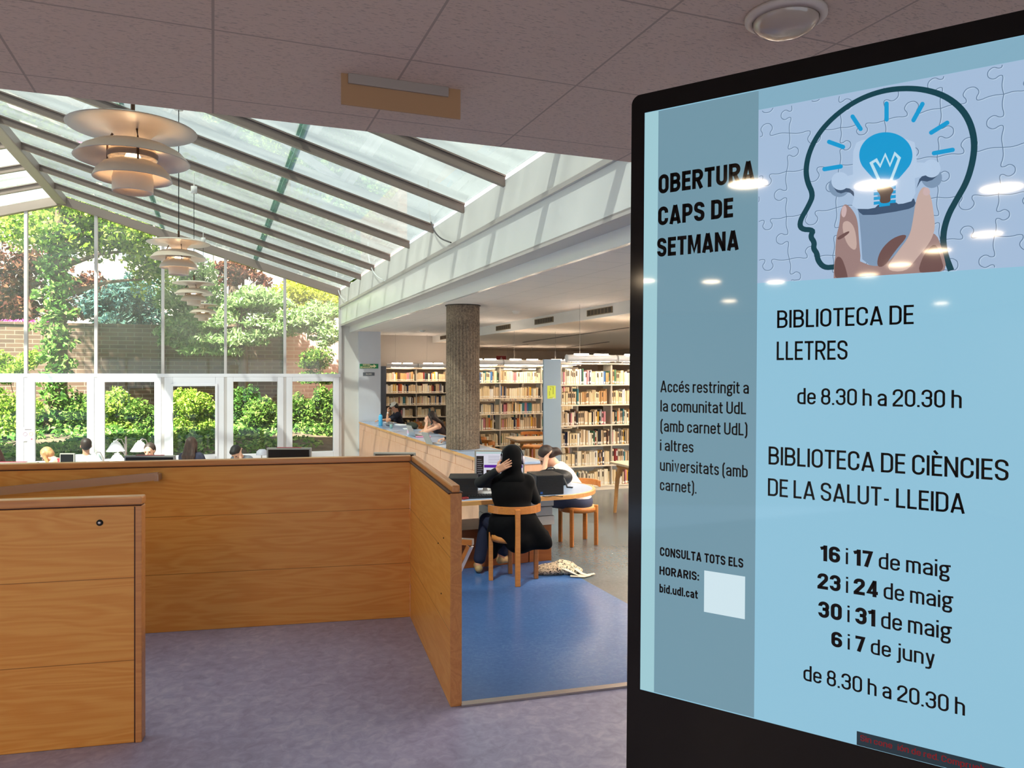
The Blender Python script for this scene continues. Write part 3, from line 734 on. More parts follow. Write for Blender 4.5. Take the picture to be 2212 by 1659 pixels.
flat('slide_header_band', screenmat('screen_band', '#83adc2'), [rect(.2222, -.037, .6355, -.001)], .0008)
P0, P1, P2, P3 = .2222, -.3488, .6355, -.0372
flat('poster_picture', screenmat('poster_paper', '#a4bcd8'), [rect(P0, P1, P2, P3)], .0008)
def c6(x, y): return scr(1350 + x / 2.566, y / 2.566)
def line6(pts, wd, closed=False, smooth=0):
    p = [c6(*q) for q in pts]
    for _ in range(smooth):
        q = [p[0]] if not closed else []
        for i in range(len(p) - (0 if closed else 1)):
            a, b_ = p[i], p[(i + 1) % len(p)]; q += [a * .75 + b_ * .25, a * .25 + b_ * .75]
        if not closed: q.append(p[-1])
        p = q
    return ribbon(p, wd, closed)
# jigsaw seams of the picture
def seam(a, b_, flip):
    a, b_ = Vector(a), Vector(b_); d = b_ - a; n_ = Vector((-d.y, d.x)) * flip
    q = [(0, 0), (.2, .03), (.40, -.02), (.43, .05), (.36, .15), (.42, .25), (.5, .27), (.58, .25), (.64, .15), (.57, .05), (.60, -.02), (.8, .03), (1, 0)]
    p = [a + d * u + n_ * v for u, v in q]
    for _ in range(2):
        z = [p[0]]
        for i in range(len(p) - 1): z += [p[i] * .75 + p[i + 1] * .25, p[i] * .25 + p[i + 1] * .75]
        p = z + [p[-1]]
    return [v for v in p if P0 + .001 < v.x < P2 - .001 and P1 + .001 < v.y < P3 - .001]
rng = random.Random(5)
dark_l, light_l = [], []
gs, gt = .0775, .072
px_ = lambda i, j: (P0 - .022 + gs * i + .006 * math.sin(i * 2.1 + j), P1 - .028 + gt * j + .006 * math.cos(i + j * 1.7))
for i in range(7):
    for j in range(7):
        for A, B in (((i, j), (i + 1, j)), ((i, j), (i, j + 1))):
            s_ = seam(px_(*A), px_(*B), rng.choice((-1, 1)))
            if len(s_) > 3:
                dark_l.append(ribbon(s_, .0011)); light_l.append(ribbon([v + Vector((.0012, -.0012)) for v in s_], .0011))
flat('puzzle_seam', screenmat('seam_dark', '#5f7894'), dark_l, .0011); flat('puzzle_highlight', screenmat('seam_light', '#b8cee4'), light_l, .0010)
def poly6(pts, smooth=2):
    p = [c6(*q) for q in pts]
    for _ in range(smooth):
        q = []
        for i in range(len(p)):
            a, b_ = p[i], p[(i + 1) % len(p)]; q += [a * .75 + b_ * .25, a * .25 + b_ * .75]
        p = q
    p = [Vector((v.x, max(v.y, P1))) for v in p]
    return (p, [tuple(range(len(p)))])
flat('head_outline', screenmat('outline_teal', '#14424e'), [line6([(1808, 1500), (1770, 1400), (1762, 1300), (1790, 1195), (1840, 1105), (1895, 1010), (1928, 900), (1940, 790), (1915, 680), (1860, 595), (1770, 530), (1660, 497), (1550, 490), (1440, 502), (1330, 537), (1230, 592), (1135, 670), (1065, 755), (1020, 850), (1003, 940), (1012, 1010), (1045, 1080), (1020, 1140), (970, 1225), (975, 1272), (1048, 1275), (1028, 1312), (1052, 1345), (1045, 1378), (1066, 1405), (1070, 1445), (1105, 1485), (1165, 1480)], .0088, smooth=2)], .0014)
def circ6(x, y, r, ry=None): return poly6([(x + r * math.cos(a_), y + (ry or r) * math.sin(a_)) for a_ in [math.pi * 2 * k / 28 for k in range(28)]], 0)
def capsule6(p, q, r):
    an = math.atan2(q[1] - p[1], q[0] - p[0])
    return poly6([(q[0] + r * math.cos(an + t_), q[1] + r * math.sin(an + t_)) for t_ in [-math.pi / 2 + math.pi * k / 10 for k in range(11)]] + [(p[0] + r * math.cos(an + t_), p[1] + r * math.sin(an + t_)) for t_ in [math.pi / 2 + math.pi * k / 10 for k in range(11)]], 0)
gap_m, piece_m, shade_p = screenmat('gap_blue', '#7d96b2'), screenmat('piece_white', '#b2c9e3'), screenmat('piece_edge', '#3f5570')
for q in (poly6([(1285, 1120), (1612, 1090), (1632, 1220), (1625, 1500), (1320, 1500), (1305, 1250)], 1), circ6(1188, 1035, 58), circ6(1700, 985, 58)): flat('puzzle_gap', gap_m, [q], .0012)
for q in (poly6([(1285, 1120), (1600, 1090), (1615, 1140), (1560, 1165), (1330, 1200), (1290, 1170)], 1), poly6([(1150, 1030), (1185, 1078), (1240, 1060), (1280, 1100), (1262, 1048), (1200, 1040)], 1), poly6([(1612, 1060), (1630, 1000), (1690, 1010), (1745, 965), (1720, 960), (1640, 970)], 1)): flat('piece_shadow', shade_p, [q], .0013)
for q in (poly6([(1268, 800), (1330, 770), (1600, 760), (1622, 880), (1606, 960), (1612, 1110), (1520, 1136), (1500, 1120), (1410, 1130), (1380, 1160), (1255, 1158), (1275, 1080), (1262, 960)], 1), circ6(1195, 1005, 50), circ6(1700, 935, 50), poly6([(1200, 985), (1280, 965), (1280, 1050), (1200, 1040)], 0), poly6([(1600, 900), (1700, 905), (1700, 965), (1600, 990)], 0)): flat('puzzle_piece', piece_m, [q], .0015)
flat('puzzle_socket', gap_m, [circ6(1441, 1085, 40)], .0016)
bl = [(1395, 1010)] + [(1447 + 148 * math.cos(a), 862 - 128 * math.sin(a)) for a in [math.radians(212 - k * 12.2) for k in range(21)]] + [(1502, 1010)]
bulb_m = screenmat('bulb_blue', '#1899d0')
flat('light_bulb', bulb_m, [poly6(bl, 1)], .0018)
flat('bulb_base', bulb_m, [line6([(1380, 1050 + k * 26), (1502, 1038 + k * 26)], .0052) for k in range(4)] + [line6([(1410, 1140), (1470, 1132)], .005)], .0018)
flat('bulb_socket', screenmat('socket_brown', '#5a4a44'), [poly6([(1390, 1050), (1420, 1030), (1470, 1032), (1495, 1055), (1470, 1085), (1475, 1125), (1410, 1130), (1420, 1085)])], .0020)
flat('bulb_filament', screenmat('filament', '#b9dcec'), [line6([(1412, 1005), (1366, 905), (1394, 888), (1416, 922), (1444, 858), (1470, 918), (1497, 852), (1522, 878), (1474, 1005)], .0044)], .0021)
for q in ([(1263, 648), (1307, 716)], [(1451, 576), (1451, 664)], [(1650, 578), (1600, 668)], [(1787, 682), (1698, 737)], [(1817, 832), (1713, 851)], [(1133, 788), (1210, 816)], [(1197, 924), (1107, 939)]): flat('light_ray', bulb_m, [capsule6(q[0], q[1], 12)], .0018)
sk1, sk2, sk3 = screenmat('hand_mid', '#9a7f7c'), screenmat('hand_light', '#c3aaa2'), screenmat('hand_dark', '#6e5250')
flat('hand_palm', sk1, [poly6([(1158, 1600), (1160, 1450), (1180, 1380), (1300, 1450), (1400, 1485), (1480, 1440), (1600, 1300), (1720, 1280), (1760, 1380), (1790, 1520), (1600, 1560), (1400, 1580)]), poly6([(1165, 1460), (1170, 1320), (1192, 1240), (1196, 1165), (1222, 1125), (1265, 1165), (1292, 1220), (1298, 1330), (1312, 1470), (1240, 1540)])], .0024)
for q in (poly6([(1440, 1500), (1510, 1400), (1580, 1310), (1598, 1220), (1612, 1120), (1640, 1045), (1672, 1035), (1700, 1100), (1712, 1180), (1722, 1270), (1690, 1350), (1620, 1430), (1560, 1510)]), poly6([(1200, 1240), (1240, 1220), (1280, 1270), (1290, 1400), (1230, 1360)]),): flat('hand_finger', sk2, [q], .0027)
for q in (poly6([(1395, 1480), (1410, 1400), (1470, 1330), (1540, 1300), (1570, 1310), (1500, 1390), (1440, 1480)]), poly6([(1650, 1420), (1720, 1340), (1750, 1420), (1775, 1510), (1620, 1530)]), poly6([(1172, 1320), (1240, 1280), (1250, 1290), (1190, 1335)]), poly6([(1162, 1560), (1165, 1430), (1200, 1420), (1230, 1500), (1240, 1560)]),): flat('hand_crease', sk3, [q], .0029)
for q in (poly6([(1200, 1200), (1204, 1150), (1222, 1138), (1234, 1160), (1222, 1210)]), poly6([(1650, 1075), (1660, 1042), (1685, 1042), (1696, 1075), (1670, 1090)]),): flat('finger_nail', screenmat('nail', '#c9b0b0'), [q], .0031)
def screen_text(name, text, bl_, br, tl, t, m=ink_m, cap=1.0):
    """text set along bl_ -> br (pixel corners of its first and last letter), first letter as high as tl"""
    a, b_, c_ = scr(*bl_), scr(*br), scr(*tl)
    wd, gl = lettering(text, t); h = abs(c_.y - a.y) / cap; y = (a.y + b_.y) / 2; kx = (b_.x - a.x) / wd
    flat(name, m, [([(a.x + v.x * kx, y + v.y * h) for v in vs], fs) for vs, fs in gl], .0012)
RG, BD = .118, .205
MIX = {'set': '0123456789', 'b': .2, 'r': .115}
for q in (('heading_text', 'OBERTURA', (1423, 421), (1630, 389), (1423, 380), BD), ('heading_text', 'CAPS DE', (1422, 488), (1584, 469), (1422, 448), BD), ('heading_text', 'SETMANA', (1420, 555), (1596, 540), (1420, 515), BD),
          ('library_text', 'BIBLIOTECA DE', (1679, 709), (1974, 700), (1679, 671), RG), ('library_text', 'LLETRES', (1678, 779), (1831, 776), (1678, 739), RG),
          ('hours_text', 'de 8.30 h a 20.30 h', (1722.6, 873.5), (2077.5, 881), (1722.6, 838.5), RG),
          ('library_text', 'BIBLIOTECA DE CIÈNCIES', (1660.5, 1003), (2178.6, 1039), (1660.5, 964), RG), ('library_text', 'DE LA SALUT- LLEIDA', (1659, 1070), (2084, 1110.5), (1659, 1032), RG),
          ('access_text', 'Accés restringit a', (1427, 848), (1618, 850), (1427, 823), .13), ('access_text', 'la comunitat UdL', (1427, 890), (1612, 894), (1427, 865), .13), ('access_text', '(amb carnet UdL)', (1427, 933), (1615, 940), (1427, 908), .13),
          ('access_text', 'i altres', (1426, 974), (1498.5, 977), (1426, 950), .13), ('access_text', 'universitats (amb', (1426, 1017), (1615.6, 1031), (1426, 992), .13), ('access_text', 'carnet).', (1426, 1060), (1505, 1065), (1426, 1035.5), .13),
          ('timetable_text', 'CONSULTA TOTS ELS', (1426, 1200), (1606, 1226.7), (1426, 1181), .19), ('timetable_text', 'HORARIS:', (1425, 1241), (1510.6, 1254), (1425, 1222.8), .19), ('timetable_text', 'bid.udl.cat', (1425, 1279.5), (1507.8, 1293.2), (1425, 1261), .19),
          ('dates_text', '16 i 17 de maig', (1772.8, 1212), (2051.5, 1247), (1772.8, 1178), MIX), ('dates_text', '23 i 24 de maig', (1766, 1272), (2057, 1314), (1766, 1238), MIX), ('dates_text', '30 i 31 de maig', (1767.8, 1335), (2054, 1379), (1767.8, 1300), MIX), ('dates_text', '6 i 7 de juny', (1796, 1399), (2019.5, 1435), (1796, 1366), MIX),
          ('hours_text', 'de 8.30 h a 20.30 h', (1735.8, 1469.5), (2084.6, 1545), (1735.8, 1436), RG)):
    screen_text(*q)
a, b_ = scr(1521, 1326), scr(1610, 1249)
flat('slide_blank_square', screenmat('square_white', '#cfe4ec'), [rect(a.x, b_.y - .077 + .003, b_.x, b_.y + .003)], .0010)
flat('status_bar', screenmat('bar_dark', '#22323c'), [rect(.3926, -1.1292, .6355, -1.1062)], .0010)
screen_text('status_text', 'Sin conexión de red. Compruebe', (1858.6, 1606.6), (2140, 1663), (1858.6, 1593.5), .12, screenmat('red_text', '#7d1218'))

# ------------------------------------------------------------------ ceiling fittings
p = onz(1697, 32, ZC)
t = thing('ceiling_lamp', 'round white ceiling lamp with a domed glass cover, above the kiosk', 'lamp', p)
MB().lathe([(.0001, -.001), (.112, -.001), (.112, -.012), (.092, -.02), (.09, -.012)], n=40).build('rim', mat('lamp_rim', '#d3c6ba', .4), t)
MB().lathe([(.09, -.012), (.088, -.03), (.07, -.047), (.04, -.058), (.0001, -.062)], n=40).build('glass_dome', mat('lamp_dome', '#b8a798', .12, coat=.5), t)
t = thing('ceiling_sign', 'thin blank beige plate hanging from the entrance ceiling on a grey rail', 'sign', (.618, 2.632, ZC))
MB().bx(-.212, .212, -.004, .004, -.106, 0, .001).build('plate', mat('plate_beige', '#b58c62', .5), t)
MB().bx(-.19, .165, -.014, -.004, -.034, 0, .002).build('mounting_rail', mat('rail_grey', '#a89c90', .5), t)
for i, (x, y) in enumerate(((-1.62, .37), (-1.62, -.28), (-1.66, -.95), (-2.84, -1.6), (-3.46, -1.61), (-4.12, -1.66), (-4.7, -1.66), (-5.23, -1.0), (-5.24, -.37), (-5.21, .28), (-6.9, -1.01), (-6.95, -3.58))):
    t = thing('ceiling_downlight', 'round recessed downlight in the entrance ceiling behind the viewer', 'lamp', (x, y, ZC), 0, 'entrance downlights')
    MB().lathe([(.0001, -.003), (.095, -.003)], n=24).build('diffuser', lamp_glow, t)
    MB().lathe([(.095, -.003), (.1, -.012), (.115, -.010), (.118, 0)], n=24).build('ring', white, t)

# ------------------------------------------------------------------ pendant lamps
shade_m = mat('lamp_enamel', '#cdbfae', .45)
silver = mat('lamp_silver', '#b3a9a0', .25, .85)
strut_m = mat('lamp_strut', '#5a4232', .35, .7)
def pendant(px, py, yc, ztop, lit, label):
    D = .69; VZ = 1.2; c = at(px, py, yc)
    t = thing('pendant_lamp', label, 'lamp', c, .3, 'pendant lamps in a row under the glass roof'); t.scale = (1, 1, VZ)
    th = .006
    MB().shell([(.06 * D, -.12 * D), (.11 * D, -.10 * D), (.15 * D, -.055 * D), (.21 * D, -.012 * D), (.30 * D, .012 * D), (.40 * D, .012 * D), (.5 * D, -.018 * D)][::-1], th, n=48).build('upper_shade', shade_m, t)
    MB().shell([(.445 * D, -.235 * D), (.38 * D, -.175 * D), (.29 * D, -.135 * D), (.19 * D, -.115 * D)], th, n=48).build('middle_shade', shade_m, t)
    MB().shell([(.305 * D, -.365 * D), (.28 * D, -.315 * D), (.23 * D, -.27 * D), (.17 * D, -.245 * D)], th, n=48).build('lower_shade', shade_m, t)
    MB().shell([(.157 * D, -.455 * D), (.157 * D, -.36 * D), (.145 * D, -.31 * D)], th, n=40).build('collar', shade_m, t)
    MB().shell([(.19 * D, -.225 * D), (.195 * D, -.19 * D), (.18 * D, -.165 * D)], .004, n=40).build('reflector_ring', silver, t)
    for k in range(3):
        a = k * 2.094 + .5; ca, sa = math.cos(a), math.sin(a)
        MB().tube([(ca * .16 * D, sa * .16 * D, -.05 * D), (ca * .20 * D, sa * .20 * D, -.12 * D), (ca * .20 * D, sa * .20 * D, -.265 * D)], .006, 6).build('strut', strut_m, t)
    MB().lathe([(.0001, .045 * D), (.09 * D, .045 * D), (.11 * D, .02 * D), (.11 * D, .0)], n=28).build('cap', silver if not lit else strut_m, t)
    MB().tube([(0, 0, .04 * D), (0, 0, .16 * D)], .012, 8).build('stem', strut_m, t)
    MB().tube([(0, 0, .16 * D), (0, 0, (ztop - c.z) / VZ)], .005, 6).build('cord', matblack, t)
    MB().lathe([(.0001, 0), (.05, 0), (.05, -.10), (.0001, -.10)], (0, 0, (ztop - c.z) / VZ), 16).build('canopy', white, t)
    MB().tube([(0, 0, (ztop - c.z) / VZ), (0, 0, (RZ - (RZ - EZ) * abs(c.x - RX) / (EX - RX) + .07 - c.z) / VZ)], .008, 6).build('hanger', white, t)
    MB().lathe([(.0001, -.17 * D), (.03, -.18 * D), (.045, -.22 * D), (.03, -.27 * D), (.0001, -.28 * D)], n=16).build('bulb', mat('bulb_lit', '#ffe0b0', .5, emit='#ffd6a4', es=15) if lit else mat('bulb_dim', '#ffe0b0', .5, emit='#ffdcb4', es=2.5), t)
    return t
pendant(287, 274, 4.4, 4.82, True, 'nearest and largest layered cream pendant lamp at upper left')
pendant(386, 523, 8.85, 4.80, True, 'second layered pendant lamp, lit, hanging on a long dark cord')
pendant(419, 611, 12.9, 4.80, False, 'third layered pendant lamp from the viewer, unlit')
pendant(439, 658, 17.8, 4.82, False, 'farthest and smallest layered pendant lamp before the glass gable')
for i, (pts, cm_, lb) in enumerate((([(925, 425), (928, 465), (935, 495), (950, 515), (974, 524)], 'grey_cable', 'dark loose cable hanging from the nearest right-hand rafter to the ledge'), ([(795, 548), (800, 575), (812, 597), (832, 607)], 'white_cable', 'white loose cable hanging from a rafter halfway along the ledge'), ([(727, 606), (731, 630), (738, 645), (750, 650)], 'white_cable', 'white loose cable hanging by the corner of the glass gable'))):
    yc = (11.6, 16.0, 20.2)[i]
    P = [onX(x, y, 3.16) for x, y in pts]
    q = [P[0] + Vector((0, 0, .25))] + P
    for _ in range(2):
        z = [q[0]]
        for k in range(len(q) - 1): z += [q[k] * .75 + q[k + 1] * .25, q[k] * .25 + q[k + 1] * .75]
        q = z + [q[-1]]
    tag(MB().tube(q, .012 if i else .011, 6).build('cable', mat(cm_, '#4a4546' if i == 0 else '#dedede', .5)), lb, 'cable')

# ------------------------------------------------------------------ counter between hall and library
CXF = 3.72; CY0, CY1 = 10.3, 20.95
ct = thing('study_counter', 'long study counter with blue laminate top and pinkish wood front ending by the wall', 'counter', (CXF, CY0, ZA))
MB().bx(CXF + .02, CXF + .82, CY0, CY1, .31, .345).build('worktop', laminate, ct, True)
MB().bx(CXF - .012, CXF + .022, CY0, CY1, .305, .347, .006).build('front_edge', wood_light, ct, True)
MB().bx(CXF + .82, CXF + .85, CY0, CY1, .305, .347, .006).build('rear_edge', wood_light, ct, True)
MB().bx(CXF + .03, CXF + .06, CY0, CY1, ZA, .305).build('backing_board', mat('slot_dark', '#3a1d12', .6), ct, True)
ys = [CY0 + (CY1 - CY0) * k / 12 for k in range(13)]
for k in range(12):
    MB().bx(CXF + .005, CXF + .03, ys[k] + .014, ys[k + 1] - .014, .150, .303, .003).build('apron_panel', wood_counter, ct, True)
    MB().bx(CXF, CXF + .03, ys[k] + .002, (ys[k] + ys[k + 1]) / 2 - .002, ZA, .148, .002).build('front_panel', wood_counter, ct, True)
    MB().bx(CXF, CXF + .03, (ys[k] + ys[k + 1]) / 2 + .002, ys[k + 1] - .002, ZA, .148, .002).build('front_panel', wood_counter, ct, True)
for k in range(10):
    MB().lathe([(.0001, .348), (.03, .348), (.034, .346)], (CXF + .18, CY0 + .9 + k * 1.16, 0), 16).build('cable_grommet', black, ct, True)
for y in (CY0 + .03, (CY0 + CY1) / 2, CY1 - .03): MB().bx(CXF + .06, CXF + .8, y - .02, y + .02, ZL, .31).build('support_panel', wood_counter, ct, True)

# ------------------------------------------------------------------ chairs
def make_chair(name, label, group):
    """round seat, four square legs set in a diamond, the rear one rising to a bent top rail; the sitter faces +Y"""
    t = thing(name, label, 'chair', (0, 0, 0), 0, group)
    MB().lathe([(.0001, .455), (.205, .455), (.215, .45), (.215, .438), (.0001, .438)], n=36).build('seat', wood_light, t)
    MB().lathe([(.218, .452), (.224, .45), (.224, .395), (.2, .395), (.2, .438)], n=36).build('seat_ring', wood_chair, t)
    for (x, y, h) in ((-.225, 0, .475), (.225, 0, .475), (0, .225, .44)): MB().bx(x - .021, x + .021, y - .021, y + .021, 0, h, .006).build('leg', wood_chair, t)
    MB().box((0, -.262, .365), (.05, .04, .73), None, .007).build('rear_leg', wood_chair, t)
    pts = [(.255 * math.sin(a), -.01 - .235 * math.cos(a), .715) for a in [math.radians(-78 + 12 * k) for k in range(14)]]
    MB().sweep(pts, [(-.012, -.034), (.012, -.034), (.012, .034), (-.012, .034)], smooth=False).build('top_rail', wood_chair, t)
    return t
chair0 = make_chair('round_chair', 'round-seated wooden chair under the woman in black, its single rear post towards the viewer', 'round-seated library chairs')
chair0.location = W(.015, 7.51, ZL); chair0.rotation_euler = (0, 0, -TH + .15)
def chair(x, y, rz, label):
    c = copy_tree(chair0); c.location = (x, y, ZL); c.rotation_euler = (0, 0, rz); c['label'] = label; return c
p = W(.79, 9.13, 0); chair(p.x, p.y, 2.35, 'round-seated wooden chair of the person in white, at the end of the desk')
chair(5.0, 20.2, 1.57, 'wooden chair of the man in the cap at the far end of the counter')
p = onz(836, 935, .1); chair(4.80, 18.35, 1.9, 'empty wooden chair at the counter, second from its far end')
chair(4.80, 17.2, 1.5, 'empty wooden chair at the counter behind the sheets of paper')
chair(4.95, 14.8, 1.57, 'wooden chair of the long-haired woman at the counter')
q = W((1012 - CX) / F * 14.6, 14.6, 0); chair(4.80, q.y, 1.57, 'wooden chair just right of the concrete column, used by the person in black')
p = at(1150, 960, 17.0); chair(p.x, p.y, 2.9, 'wooden chair pushed in behind the small table')

# ------------------------------------------------------------------ computer desk with the round end
dk = thing('computer_desk', 'blue-topped desk with a rounded wooden edge and a round end beside the floor', 'desk', (2.6, 7.83, ZL))
R_ = .62; cyc, cxc = 7.84, 3.40
def stadium(r): return [(1.5, cyc - r)] + [(cxc + r * math.sin(a), cyc - r * math.cos(a)) for a in [math.pi * k / 28 for k in range(29)]] + [(1.5, cyc + r)]
MB().prism(stadium(R_ - .03), .318, .352).build('desktop', laminate, dk, True)
MB().sweep([(x, y, .333) for x, y in stadium(R_ - .012)], [(.016, -.022), (.016, .018), (-.018, .021), (-.024, .01), (-.024, -.014), (-.018, -.022)]).build('edge_band', wood_light, dk, True)
MB().bx(1.7, 3.15, cyc - .28, cyc + .3, ZL, .0, .004).build('pedestal', wood('wood_red', '#7c3f1c', '#995628', groove=False), dk, True)
MB().bx(3.16, 3.42, cyc - .28, cyc + .3, ZL, .0, .004).build('pedestal_door', wood('wood_red2', '#8a4a20', '#a8652f', groove=False), dk, True)
MB().bx(1.6, 3.40, cyc - .3, cyc + .3, .30, .318).build('top_frame', matblack, dk, True)
for k, (x0, x1) in enumerate(((1.75, 2.30), (2.75, 3.42))):
    for j in range(3): MB().bx(x0, x1 - .02 * (j % 2), cyc - .36 + .01 * j, cyc + .2, .005 + j * .098, .098 + j * .098, .006).build('white_tray', mat('tray_white', '#c9c2ba', .5), dk, True)

def monitor(name, label, P, yaw, w_, h_, tilt=0, stand=True, mode='desk', z0=None, group=None):
    """P is the middle of the screen; the screen faces -Y before yaw"""
    t = thing(name, label, 'monitor', (P.x, P.y, z0 if z0 is not None else P.z - h_), yaw, group)
    Rt = Matrix.Rotation(tilt, 3, 'X'); c = Vector((0, 0, P.z - t.location.z))
    o = MB().box(c, (w_, .035, h_), Rt, .006).build('casing', mat('monitor_grey', '#8f8a83', .45), t)
    MB().box(c + Rt @ Vector((0, -.0185, 0)), (w_ - .035, .003, h_ - .035), Rt).build('screen', black if mode != 'desk' else mat('monitor_white', '#000000', .2, emit='#d9d9e6', es=.32), t)
    if stand:
        MB().box((0, .05, (c.z) / 2), (.07, .03, c.z), None, .006).build('stand', mat('monitor_grey'), t)
        MB().lathe([(.0001, .02), (.1, .02), (.12, .008), (.12, 0), (.0001, 0)], (0, .04, 0), 24).build('foot', mat('monitor_grey'), t)
    return t, Rt, c
mp_ = at(1079, 1011, 8.25)
t, Rt, c = monitor('computer_monitor', 'grey computer monitor showing a white web page in front of the woman in black', mp_, -TH - .06, .54, .385, -.05, z0=.352)
scn = [o for o in t.children if o.name.startswith('screen')][0]
def ms(name, x0, x1, z0, z1, m, lift=.0012):
    MB().box(c + Rt @ Vector(((x0 + x1) / 2, -.0202 - lift, (z0 + z1) / 2)), (x1 - x0, .0006, z1 - z0), Rt).build(name, m, scn)
emi = lambda nm, h, k=.30: mat(nm, '#000000', .3, emit=h, es=k)
ms('toolbar', -.25, .25, .155, .172, emi('px_teal', '#b9d6d6')); ms('sidebar', -.25, -.17, -.172, .13, emi('px_dark', '#1c1c20'))
ms('banner', -.165, .25, .005, .035, emi('px_purple', '#5d1fa0')); ms('picture', -.14, -.03, -.10, -.02, emi('px_brown', '#2a1a18'), .002)
ms('picture_spot', -.09, -.07, -.075, -.045, emi('px_red', '#c0402a'), .0028); ms('page_strip', -.16, .02, -.16, -.135, emi('px_teal2', '#3a9a9a'))
for k in range(5): ms('text_line', -.12, .20 - .05 * (k % 3), .125 - k * .017, .130 - k * .017, emi('px_grey', '#a9a9b6'))
for k in range(8): ms('menu_line', -.24, -.195 + .01 * (k % 3), .09 - k * .022, .095 - k * .022, emi('px_menu', '#8a8a92'), .002)
def pc(label, x, y, rz):
    t = thing('desktop_computer', label, 'computer', (x, y, .352), rz)
    MB().box((0, .17, .105), (.30, .36, .205), None, .006).build('case', mat('pc_black', '#0c0c0d', .45), t)
    MB().box((0, -.012, .105), (.29, .008, .195), None, .004).build('front_grille', mat('pc_front', '#101012', .4), t)
    for k in range(7): MB().bx(-.13, .13, -.0175, -.016, .07 + k * .017, .074 + k * .017).build('grille_slot', matblack, t)
    MB().lathe([(.0001, -.0185), (.008, -.0185), (.008, -.016)], (.10, 0, .025), 12, R=RXm).build('power_button', mat('led_white', '#ffffff', .3, emit='#d8e8ff', es=2), t)
    MB().bx(-.11, -.085, -.0185, -.016, .015, .035).build('badge', mat('badge_blue', '#1d4f9a', .3), t)
p = at(1188, 1060, 8.02); pc('black desktop computer lying on the desk right of the woman in black', p.x, p.y, -.1)
p = at(999, 1070, 7.75); pc('black desktop computer at the left, partly behind the short wooden panel', p.x + .02, p.y + .05, -.35)
p = at(1050, 1071, 7.85)
t = thing('keyboard', 'black computer keyboard lying on the desk beside her elbow', 'keyboard', (p.x, p.y, .352), -.15)
MB().box((0, 0, .011), (.40, .14, .02), None, .005).build('body', black, t)
kk = MB()
for i in range(14):
    for j in range(5): kk.box((-.18 + i * .0277, -.048 + j * .025, .025), (.021, .019, .008), None, .002)
kk.build('keys', mat('key_black', '#161617', .5), t)
p = at(1048, 1058, 8.1)
t = thing('monitor_base', 'flat grey monitor base plate standing on the blue desk', 'base', (p.x, p.y, .352), -.3)
MB().lathe([(.0001, .03), (.06, .03), (.09, .016), (.10, 0), (.0001, 0)], n=30, sx=1.2).build('plate', mat('silver_plastic', '#a6a6a8', .35), t)
MB().box((0, .02, .06), (.05, .03, .07), None, .01).build('neck', mat('silver_plastic'), t)
p = at(1004, 1076, 7.72)
tag(MB().box((0, 0, .012), (.07, .05, .022), rotz(.4), .006).build('red_case', mat('red_case', '#7a1716', .4), loc=(p.x, p.y, .352)), 'small dark red case on the desk by the left computer', 'case')
cbp = [at(1172 + 4 * k, 1066.5 + 2.2 * math.sin(k * .75), 7.9 - .03 * math.sin(k * .75)) for k in range(12)]
tag(MB().tube([Vector((q.x, q.y, .356)) for q in cbp], .004, 6).build('mouse_cable', matblack), 'thin black cable curling over the desk in front of the right computer', 'cable')

# black backpack on the desk
p = at(1190, 1036, 8.75)
bp_ = thing('backpack', 'black backpack slumped on the desk in front of the person in white', 'backpack', (p.x, p.y, .352), -TH)
bk = mat('nylon_black', '#0c0c0f', .55, noise=(18, .5, 4, .4))
solid([ell((0, .03, .07), (.21, .15, .085)), ell((-.10, .0, .06), (.14, .14, .07)), ell((.13, .02, .085), (.12, .13, .085)), ell((.0, .05, .12), (.12, .08, .05))], .012, 'bag_body', bk, bp_, .05)
MB().tube([(.10, -.10, .10), (.14, -.16, .09), (.16, -.19, .04), (.17, -.24, .008), (.23, -.26, .006)], .011, 6).build('strap', mat('strap_black', '#17171b', .6), bp_)
MB().tube([(-.06, .02, .165), (-.03, .02, .195), (.03, .02, .195), (.06, .02, .165)], .008, 6).build('top_handle', mat('strap_black'), bp_)
MB().tube([(-.2, -.08, .08), (-.08, -.13, .12), (.08, -.12, .13), (.2, -.07, .12)], .005, 5).build('zip', mat('zip_grey', '#3d3d42', .4), bp_)

# tote bag on the floor
p = onz(1212, 1238, ZL)
tb = thing('tote_bag', 'cream tote bag with black scribbled print lying flat on the floor', 'bag', (p.x, p.y, ZL), -TH)
m, n, L, b = nodes('tote_cloth')
tcd = n.new('ShaderNodeTexCoord'); zz = n.new('ShaderNodeTexNoise'); zz.inputs['Scale'].default_value = 26; zz.inputs['Detail'].default_value = 2; zz.inputs['Distortion'].default_value = 1.2
L.new(tcd.outputs['Object'], zz.inputs['Vector'])
ln = mathn(n, L, 'LESS_THAN', mathn(n, L, 'ABSOLUTE', mathn(n, L, 'SUBTRACT', zz.outputs['Fac'], .5)), .035)
L.new(mixc(n, L, ln, col('#c9b79c'), col('#16120f')), b.inputs['Base Color']); b.inputs['Roughness'].default_value = .9
cloth = mat('tote_plain', '#d2c3ae', .9)
solid([ell((-.10, .02, .035), (.16, .13, .055)), ell((.02, .03, .05), (.14, .12, .06)), ell((.10, .0, .03), (.12, .10, .04)), ell((-.18, -.02, .03), (.09, .09, .04)), cap((.0, .08, .08), (.1, .05, .07), .04, .03)], .008, 'bag_body', m, tb, .03)
for pts in ([(.0, -.06, .07), (.06, -.13, .06), (.16, -.16, .02), (.26, -.12, .014), (.33, -.10, .02)], [(.05, .02, .09), (.14, -.06, .06), (.20, -.13, .03), (.27, -.15, .012), (.22, -.18, .012), (.08, -.17, .016)]):
    MB().sweep(pts, [(-.02, -.003), (.02, -.003), (.02, .003), (-.02, .003)]).build('strap', cloth, tb)

